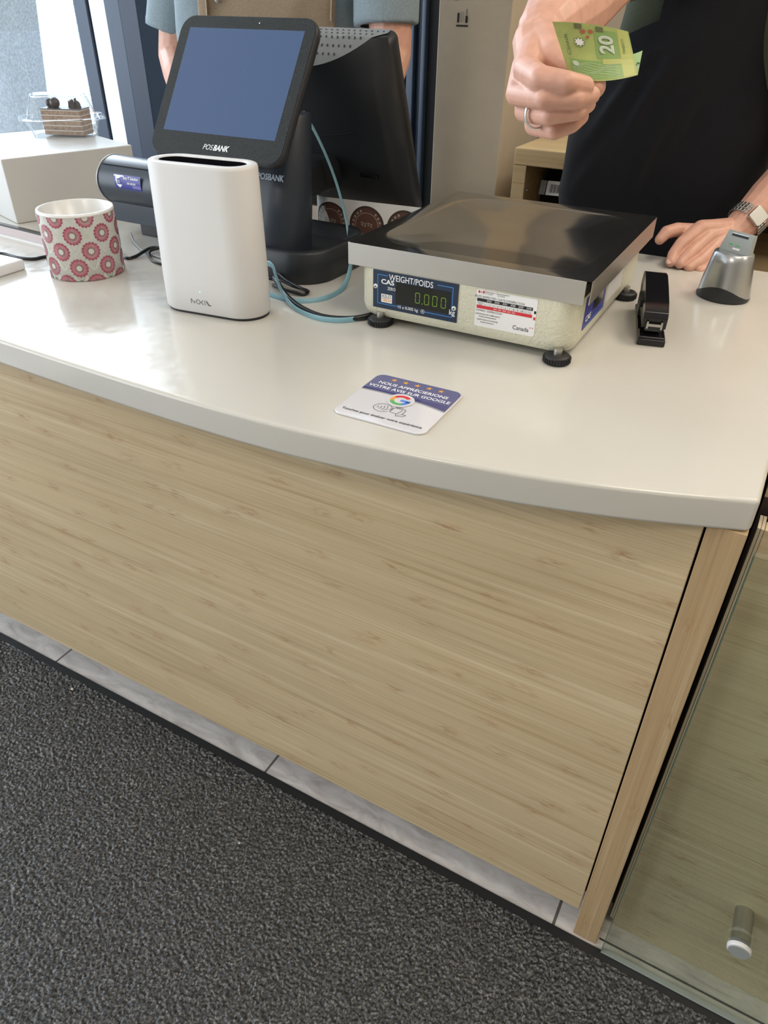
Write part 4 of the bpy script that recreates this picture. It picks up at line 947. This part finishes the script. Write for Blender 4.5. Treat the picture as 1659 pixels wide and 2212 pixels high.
def face(rt, c, f):
    f = Vector(f).normalized(); r = f.cross(Vector((0, 0, 1))); B = Matrix((r, f, Vector((0, 0, 1)))).transposed()
    for k in (-1, 1): e = MB().ball(c+r*k*.031+f*.082+Vector((0, 0, .018)), .011, 'eye', 12).build('eye', rt); MB().ball(c+r*k*.031+f*.0905+Vector((0, 0, .018)), .005, 'ink_black', 8).build('pupil', e)
    MB().ball(c+f*.090-Vector((0, 0, .055)), .020, 'lip', 12, (1.2, .35, .35), B).build('lips', rt)
    mb = MB(); mb.ball(c+Vector((0, 0, .055))-f*.012, .100, 'hair', 20, (.86, 1.0, .88), B); mb.build('hair', rt)

# ---------------- the person in the black apron holding out the note
TR = Torso([(900, 1260, 1600, 1.80), (700, 1235, 1610, 1.78), (600, 1222, 1618, 1.76), (500, 1212, 1640, 1.75), (420, 1213, 1660, 1.74), (300, 1236, 1690, 1.72), (190, 1278, 1720, 1.70), (100, 1308, 1745, 1.675), (0, 1336, 1765, 1.65), (-110, 1352, 1785, 1.62), (-200, 1385, 1770, 1.60)], .52)
tc_, tw, td = TR.rows[-1]; TR.add(tc_+Vector((0, -.01, .035)), tw*.72, td*.75); TR.add(tc_+Vector((0, -.015, .055)), .075, .06)
ntop = TR.rows[-1][0]
hc = ntop+Vector((-.02, -.05, .17)); fdir_ = (Vector((-.25, .3, 1.2))-hc); fdir_.z = 0
pR = root('person', 'person in a black apron and green shirt holding out banknotes above the scale', 'person', (TR.rows[0][0].x, TR.rows[0][0].y, 0))
mb = MB()
# torso core, neck, head
for (a, wa, da), (b, wb, dbb) in zip(TR.rows[2:-2], TR.rows[3:-1]): caps(mb, [(a, da*.9), (b, dbb*.9)])
head(mb, hc, fdir_); caps(mb, [(ntop-Vector((0, 0, .03)), .062), (hc-Vector((0, 0, .07)), .058)])
# right arm, reaching over the counter
sh_r = pt(1400, -150, 1.62); el_r = pt(1300, -60, 1.20); wr_r = pt(1176, 66, .965); fo_r = pt(1228, 12, 1.06)
caps(mb, [(tc_, .10), (sh_r, .062), (el_r, .050), (fo_r, .047), (pt(1198, 45, .995), .036), (wr_r, .0295)])
# back of the hand and palm
MC = [pt(1136, 150, .865), pt(1116, 203, .862), pt(1133, 240, .872), pt(1154, 270, .888)]
PI = [pt(1168, 170, .812), pt(1176, 213, .810), pt(1186, 250, .820), pt(1198, 282, .838)]
DI = [pt(1222, 179, .806), pt(1240, 215, .812), pt(1245, 241, .824), pt(1236, 269, .842)]
TI = [pt(1262, 187, .824), pt(1278, 206, .836), pt(1270, 226, .846), pt(1256, 252, .858)]
for k, (rm, rp, rd, rt_) in enumerate(((.0130, .0114, .0104, .0094), (.0112, .0094, .0088, .0082), (.0104, .0087, .0082, .0077), (.0104, .0088, .0079, .0074))):
    caps(mb, [(wr_r+(MC[k]-MC[1])*.28, .020), (MC[k].lerp(wr_r, .35), .0170), (MC[k], rm), (PI[k], rp), (DI[k], rd), (TI[k], rt_)])
caps(mb, [(pt(1152, 92, .93), .022), (pt(1150, 140, .90), .018), (pt(1175, 210, .882), .015), (pt(1195, 240, .882), .012)])
TH = [pt(1172, 92, .925), pt(1196, 122, .885), pt(1250, 160, .868), pt(1283, 187, .857)]
caps(mb, [(TH[0], .022), (TH[1], .0165), (TH[2], .0125), (TH[3], .0115)])
# left arm resting on the counter
W2 = at(1588, 500, y=1.600); EL = at(1745, 352, y=1.72); SHL = at(1740, -110, y=1.66)
caps(mb, [(tc_+RV*.05, .10), (SHL, .060), (EL, .049), (EL.lerp(W2, .55), .041), (EL.lerp(W2, .82), .033), (W2, .028), (at(1570, 512, y=1.585), .026)])
def P3(*q): return [at(u, v, z=z) for u, v, z in q]
def PY(*q): return [at(u, v, y=y) for u, v, y in q]
F2 = [(PY((1514, 493, 1.545), (1472, 526, 1.505), (1455, 549, 1.487), (1449, 566, 1.472)), (.0150, .0120, .0108, .0094)),
      (PY((1531, 512, 1.545), (1493, 545, 1.500), (1476, 561, 1.483), (1469, 570, 1.472)), (.0150, .0122, .0108, .0092)),
      (PY((1543, 534, 1.540), (1512, 563, 1.500), (1496, 573, 1.483), (1488, 578, 1.475)), (.0145, .0116, .0102, .0088)),
      (PY((1552, 556, 1.530), (1530, 576, 1.505), (1518, 583, 1.492), (1511, 586, 1.484)), (.0125, .0096, .0086, .0078))]
for pts_, rs in F2: caps(mb, [(W2+(pts_[0]-F2[1][0][0])*.35, .020), (pts_[0].lerp(W2, .4), .019)]+list(zip(pts_, rs)))
T2 = PY((1560, 505, 1.590), (1506, 502, 1.560), (1462, 496, 1.530), (1440, 502, 1.512), (1426, 517, 1.500))
caps(mb, list(zip(T2, (.020, .0160, .0128, .0122, .0098))))
fuse(mb.build('body', pR), .0014, 2, .3)
face(pR, hc, fdir_)
# nails
def nail(rt, p, d, nrm, w=.0062, l=.0085):
    B = basis(p, Vector(nrm).cross(d), d); MB().ball((0, 0, 0), 1, 'nail', 12, (w, l, .0015), None) if 0 else None
    mb = MB(); q = B.to_3x3(); rings = []
    mb.ball(p, 1.0, 'nail', 14, (1, 1, 1), q @ Matrix.Diagonal((w, l, .0016))); return mb.build('fingernail', rt)
toc = (CAM-TI[0]).normalized()
nail(pR, TI[0].lerp(DI[0], .25)+toc*.0096+Vector((0, 0, .0006)), (TI[0]-DI[0]).normalized(), toc, .0055, .0075)
nail(pR, F2[0][0][3]+Vector((-.002, -.007, .003)), (F2[0][0][3]-F2[0][0][2]).normalized(), (CAM-F2[0][0][3]).normalized(), .005, .007)
# ring on the ring finger
ra, rb_ = MC[2].lerp(PI[2], .50), MC[2].lerp(PI[2], .58); ax = (PI[2]-MC[2]).normalized(); c_ = MC[2].lerp(PI[2], .55)
R0 = .0128
tag(MB().lathe([(R0, -.0026), (R0+.0012, -.0024), (R0+.0015, 0), (R0+.0012, .0024), (R0, .0026), (R0-.0006, 0), (R0, -.0026)], c_, 'ring', 40, ax, True, False).build('finger_ring'), 'pale wedding band on the hand that holds the banknotes', 'ring')
# clothes
shirt = MB(); TR.mesh(shirt, 'shirt_green', .002, 46, 56, .16, 1.0, .004, seed=3)
frustum(shirt, tc_+Vector((-.03, 0, -.02)), el_r.lerp(sh_r, .52), .085, .068, 'shirt_green'); frustum(shirt, tc_+RV*.10+Vector((0, 0, -.02)), EL.lerp(SHL, .45), .085, .066, 'shirt_green')
fuse(shirt.build('shirt', pR), .006, 4, .5)
def edge_(t):
    # wraps round the hips; the bib narrows upward below the reaching arm
    c01 = lambda x: max(0, min(1, x))
    return -195+68*c01((t-.570)/.060), 20-70*c01((t-.70)/.15)
for u0, v0, u1, v1, wd_, am in ((1405, 120, 1268, 320, .012, 1.0), (1450, 140, 1340, 300, .010, .9), (1478, 210, 1365, 400, .013, 1.1), (1560, 150, 1420, 360, .014, 1.0), (1600, 260, 1440, 440, .013, .8), (1330, 300, 1240, 420, .014, .7)):
    TR.creases.append((at(u0, v0, y=1.55), at(u1, v1, y=1.60), wd_, am))
ap = MB(); TR.shell(ap, 'apron_black', .020, .003, .0, .90, edge_, 170, 190, .012, Vector((.50, .25, .82)), 2, 7.5)
ap.build('apron', pR)
tr = MB()
for k in (-1, 1):
    hp = TR.rows[1][0]+RV*k*.09; caps(tr, [(hp, .115), (Vector((hp.x, hp.y+.02, .50)), .080), (Vector((hp.x, hp.y+.03, .12)), .058)], 'trouser', 20)
fuse(tr.build('trousers', pR), .012, 3)
for k in (-1, 1):
    hp = TR.rows[1][0]+RV*k*.09; MB().ball((hp.x, hp.y-.03, .045), .05, 'gloss_black', 14, (.9, 2.6, .88)).build('shoe', pR, .0)
# wristwatch
ax = (EL-W2).normalized(); wc = W2+ax*.030; wv = (CAM-wc).normalized(); wv = (wv-ax*wv.dot(ax)).normalized(); wv = (wv+ax.cross(wv)*0.25).normalized()
bi = ax.cross(wv)
wt = root('wristwatch', 'steel wristwatch with a square cream face on the wrist resting on the counter', 'watch', wc)
RB = .0345
for k in range(30):
    a = 2*math.pi*k/30
    if abs((a+math.pi) % (2*math.pi)-math.pi) < .52: continue
    o_ = wc+(wv*math.cos(a)+bi*math.sin(a))*RB; B = basis(o_, ax, (wv*-math.sin(a)+bi*math.cos(a)))
    if k == 3: lk0 = None
    mb = MB()
    for q, m_ in ((-.0072, 'steel'), (0, 'steel'), (.0072, 'steel')): mb.box((q-.0033, -.0030, -.0012), (q+.0033, .0030, .0014), m_, B)
    mb.build('link', wt, .0006, 1)
B = basis(wc+wv*(RB+.001), ax, bi)
MB().prism(rrect(.029, .030, .005, 5), -.004, .0045, 'steel', B).build('watch_case', wt, .0012, 2)
mb = MB(); D = Decal(mb, lambda u, v, h: B @ Vector((u, v, .0046+h)), .0002); D.poly(rrect(.023, .024, .003, 4), 'watch_face', 1); D.rect(-.0095, -.0085, -.006, .0085, 'ink_black', 2); D.line([(-.001, -.001), (.005, .004)], .0007, 'ink_black', 3); D.line([(-.001, -.001), (.002, -.006)], .0007, 'ink_black', 3)
for k in range(4): D.line([(.007, -.007+.004*k), (.009, -.007+.004*k)], .0006, 'ink_black', 3)
mb.build('dial', wt)

# ---------------- banknotes
def note_fn(G, bulge=0):
    def fn(s, t, h):
        a = [G[0][0]*(1-s)**2+G[0][1]*2*s*(1-s)+G[0][2]*s*s, G[1][0]*(1-s)**2+G[1][1]*2*s*(1-s)+G[1][2]*s*s]
        p = a[0]*(1-t)+a[1]*t; n = (CAM-p).normalized(); return p+n*(h+bulge*math.sin(math.pi*t))
    return fn
def ctl(a, m_, b): return [a, m_*2-(a+b)/2, b]
G = [ctl(pt(1193, 47, .835), pt(1275, 52, .842), pt(1357, 68, .868)), ctl(pt(1229, 160, .846), pt(1292, 175, .845), pt(1378, 162, .868))]
fn = note_fn(G, -.004)
def sheet(mb, fn, m, mb_, n=18):
    A = [fn(i/n, j/n, 0) for j in range(n+1) for i in range(n+1)]; Bk = [fn(i/n, j/n, -.0004) for j in range(n+1) for i in range(n+1)]; w = n+1
    F = [(j*w+i, (j+1)*w+i, (j+1)*w+i+1, j*w+i+1) for j in range(n) for i in range(n)]
    mb.add(A, F, m, True); mb.add(Bk, [f[::-1] for f in F], mb_, True)
nt = root('banknote', 'green and yellow 20 dollar polymer banknote held nearest, showing a white maple leaf', 'banknote', fn(.5, .5, 0))
mb = MB(); sheet(mb, fn, 'bill', 'bill_back'); mb.build('note', nt)
mb = MB(); D = Decal(mb, lambda u, v, h: fn(u, v, h), .00022)
def grid(x0, y0, x1, y1, m, lv, n=8):
    pts = [(x0+(x1-x0)*i/n, y0+(y1-y0)*j/n) for j in range(n+1) for i in range(n+1)]; D.put(pts, [(j*(n+1)+i, (j+1)*(n+1)+i, (j+1)*(n+1)+i+1, j*(n+1)+i+1) for j in range(n) for i in range(n)], m, lv)
grid(.0, 0, .20, .62, 'bill_green', 1) if 0 else None
grid(.10, .64, .97, .97, 'bill_green', 1); grid(.22, .60, .60, .70, 'bill_pale', 2) if 0 else None
grid(.53, .08, .83, .60, 'bill_green', 1); grid(.84, .02, .98, .98, 'bill_yellow', 1); grid(.60, .60, .84, .70, 'bill_yellow', 2)
grid(.28, .015, .38, .10, 'bill_olive', 2); grid(.56, .03, .66, .12, 'bill_olive', 2)
D.poly(star(.385, .14, .055, 7, .45), 'bill_red', 3); D.poly(star(.49, .13, .05, 7, .45), 'bill_red', 3); D.poly(star(.44, .23, .035, 6, .5), 'bill_red', 3)
D.poly([(x, y) for x, y in star(.315, .33, .092, 8, .62, 80)], 'bill_dark', 4); D.poly(star(.315, .33, .080, 8, .58, 80), 'ink_white', 5)
def vt_(t, cx, cy, size, m, lv, bold=0, kx=1.0, ky=1.0):
    v, f = glyphs(t, size, bold); D.put([(cx-y*kx, cy-x*ky) for x, y in v], [q[::-1] for q in f], m, lv)
vt_('20', .685, .34, .30, 'ink_white', 5, .03, .85, 1.1); vt_('20', .685, .34, .30, 'bill_pale', 6, -.0, .85, 1.1)
vt_('Canada', .13, .40, .095, 'bill_dark', 4, 0, .8, 1.35); vt_('TWENTY', .90, .35, .06, 'bill_dark', 4, 0, .8, 1.3)
for k in range(6): D.line([(.14+.05*q, .70+.035*k+.02*math.sin(q*.8+k)) for q in range(14)], .005, 'bill_pale', 4)
D.poly(ell(.05, .045, 16, .20, .72), 'bill_pale', 3)
mb.build('printing', nt, label='printing with the number 20, a white leaf and a red patch')
G2 = [ctl(pt(1290, 126, .876), pt(1345, 122, .880), pt(1388, 109, .884)), ctl(pt(1290, 172, .872), pt(1345, 168, .878), pt(1378, 160, .882))]
fn2 = note_fn(G2); n2 = root('banknote', 'second paler green banknote, only its corner showing behind the first', 'banknote', fn2(.5, .5, 0))
mb = MB(); sheet(mb, fn2, 'bill_back', 'bill_back', 10); D = Decal(mb, fn2, .00025)
for k in range(7): D.poly(star(.66+.05*k, .52+.05*math.sin(k*2.1), .045, 5, .6, 30*k), 'bill_dark', 2)
D.put([(.76, .62), (.98, .58), (.95, .95), (.80, .98)], [(0, 1, 2, 3)], 'bill_pale', 2)
mb.build('note', n2)

# ---------------- the person behind the terminal
TL = Torso([(900, 440, 800, 1.74), (500, 432, 810, 1.72), (300, 428, 815, 1.70), (100, 420, 820, 1.68), (0, 412, 828, 1.66), (-120, 402, 836, 1.65), (-200, 425, 812, 1.65)], .50)
tc_, tw, td = TL.rows[-1]; TL.add(tc_+Vector((0, 0, .035)), tw*.70, td*.75); TL.add(tc_+Vector((0, -.005, .055)), .070, .06)
ntop = TL.rows[-1][0]; hc = ntop+Vector((.01, -.03, .17)); fl = Vector((-.3, -.2, 0))-Vector((hc.x, hc.y, 0))
pL = root('person', 'person in a grey-blue shirt and tan apron standing behind the payment terminal', 'person', (TL.rows[0][0].x, TL.rows[0][0].y, 0))
mb = MB()
for (a, wa, da), (b, wb, dbb) in zip(TL.rows[1:-2], TL.rows[2:-1]): caps(mb, [(a, da*.9), (b, dbb*.9)])
head(mb, hc, fl); caps(mb, [(ntop-Vector((0, 0, .03)), .060), (hc-Vector((0, 0, .07)), .056)])
for s_, sh_, el_, wr_, hd in ((-1, at(400, -150, y=1.66), at(380, 120, y=1.64), at(412, 250, y=1.50), at(430, 290, y=1.44)), (1, at(838, -150, y=1.66), at(845, 120, y=1.64), at(808, 240, y=1.52), at(790, 275, y=1.46))):
    caps(mb, [(tc_+RV*s_*.05, .09), (sh_, .056), (el_, .043), (el_.lerp(wr_, .35), .042), (wr_, .028)])
    f_ = (hd-wr_).normalized(); sd_ = f_.cross(Vector((0, 0, 1))).normalized()
    for k, ln in enumerate((.075, .085, .08, .062)):
        o_ = sd_*(k-1.5)*.021; kn = wr_+f_*.085+o_; caps(mb, [(wr_+o_*.5, .018), (kn, .0125), (kn+f_*ln*.5-Vector((0, 0, .006)), .010), (kn+f_*ln-Vector((0, 0, .024)), .0085)])
    caps(mb, [(wr_+f_*.02, .018), (wr_+f_*.06-sd_*s_*.040, .0125), (wr_+f_*.09-sd_*s_*.045-Vector((0, 0, .01)), .010)])
    if s_ < 0: SLv = (sh_, el_)
    else: SRv = (sh_, el_)
fuse(mb.build('body', pL), .0028, 3, .5)
face(pL, hc, fl)
shirt = MB(); TL.mesh(shirt, 'shirt_blue', .006, 40, 52, .12, 1.0, .008, seed=9)
for s_, (a, b), q in ((-1, SLv, at(372, 62, y=1.65)), (1, SRv, at(834, 52, y=1.65))):
    frustum(shirt, tc_+RV*s_*.06, a, .075, .070, 'shirt_blue'); frustum(shirt, a, q, .070, .064 if s_ < 0 else .070, 'shirt_blue')
fuse(shirt.build('shirt', pL), .005, 3, .5)
for s_, q, d_ in ((-1, at(372, 62, y=1.65), SLv[1]-SLv[0]), (1, at(834, 52, y=1.65), SRv[1]-SRv[0])):
    MB().lathe([(.0625 if s_ < 0 else .0680, -.014), (.0640 if s_ < 0 else .0695, -.012), (.0635 if s_ < 0 else .0690, .0015), (.056, .002)], q, 'shirt_blue', 40, d_, True, False).build('sleeve_hem', pL)
ap = MB(); TL.shell(ap, 'apron_tan', .014, .003, .0, .86, lambda t: (-128, -62) if t > .30 else (-150, -40), 60, 60, .006, Vector((.1, .1, 1)), 4, 9)
ap.build('apron', pL)
for k in (0, 1):
    a_ = R_(-128 if k == 0 else -62); MB().tube([TL.S(.45+.41*q/8, a_+(R_(7) if k == 0 else R_(-3)), .0215) for q in range(9)], .0022, 'apron_tan', 8, True, (.0012, .009)).build('apron_strap', pL)
p = at(474, 36, y=1.52); q_ = min((TL.S(t/60, R_(a), .020) for t in range(30, 52) for a in range(-128, -110, 2)), key=lambda w: (w-CAM).angle(p-CAM))
MB().lathe([(.0, -.001), (.0075, -.001), (.0075, .002), (.005, .0035), (0, .0035)], q_, 'steel', 20, (CAM-q_).normalized(), True, False).build('snap_button', pL, label='chrome snap button')
tr = MB()
for k in (-1, 1):
    hp = TL.rows[0][0]+RV*k*.09; caps(tr, [(Vector((hp.x, hp.y, .88)), .12), (Vector((hp.x, hp.y+.02, .50)), .080), (Vector((hp.x, hp.y+.03, .12)), .058)], 'trouser', 20)
fuse(tr.build('trousers', pL), .012, 3)
for k in (-1, 1):
    hp = TL.rows[0][0]+RV*k*.09; MB().ball((hp.x, hp.y-.03, .045), .05, 'gloss_black', 14, (.9, 2.6, .88)).build('shoe', pL)
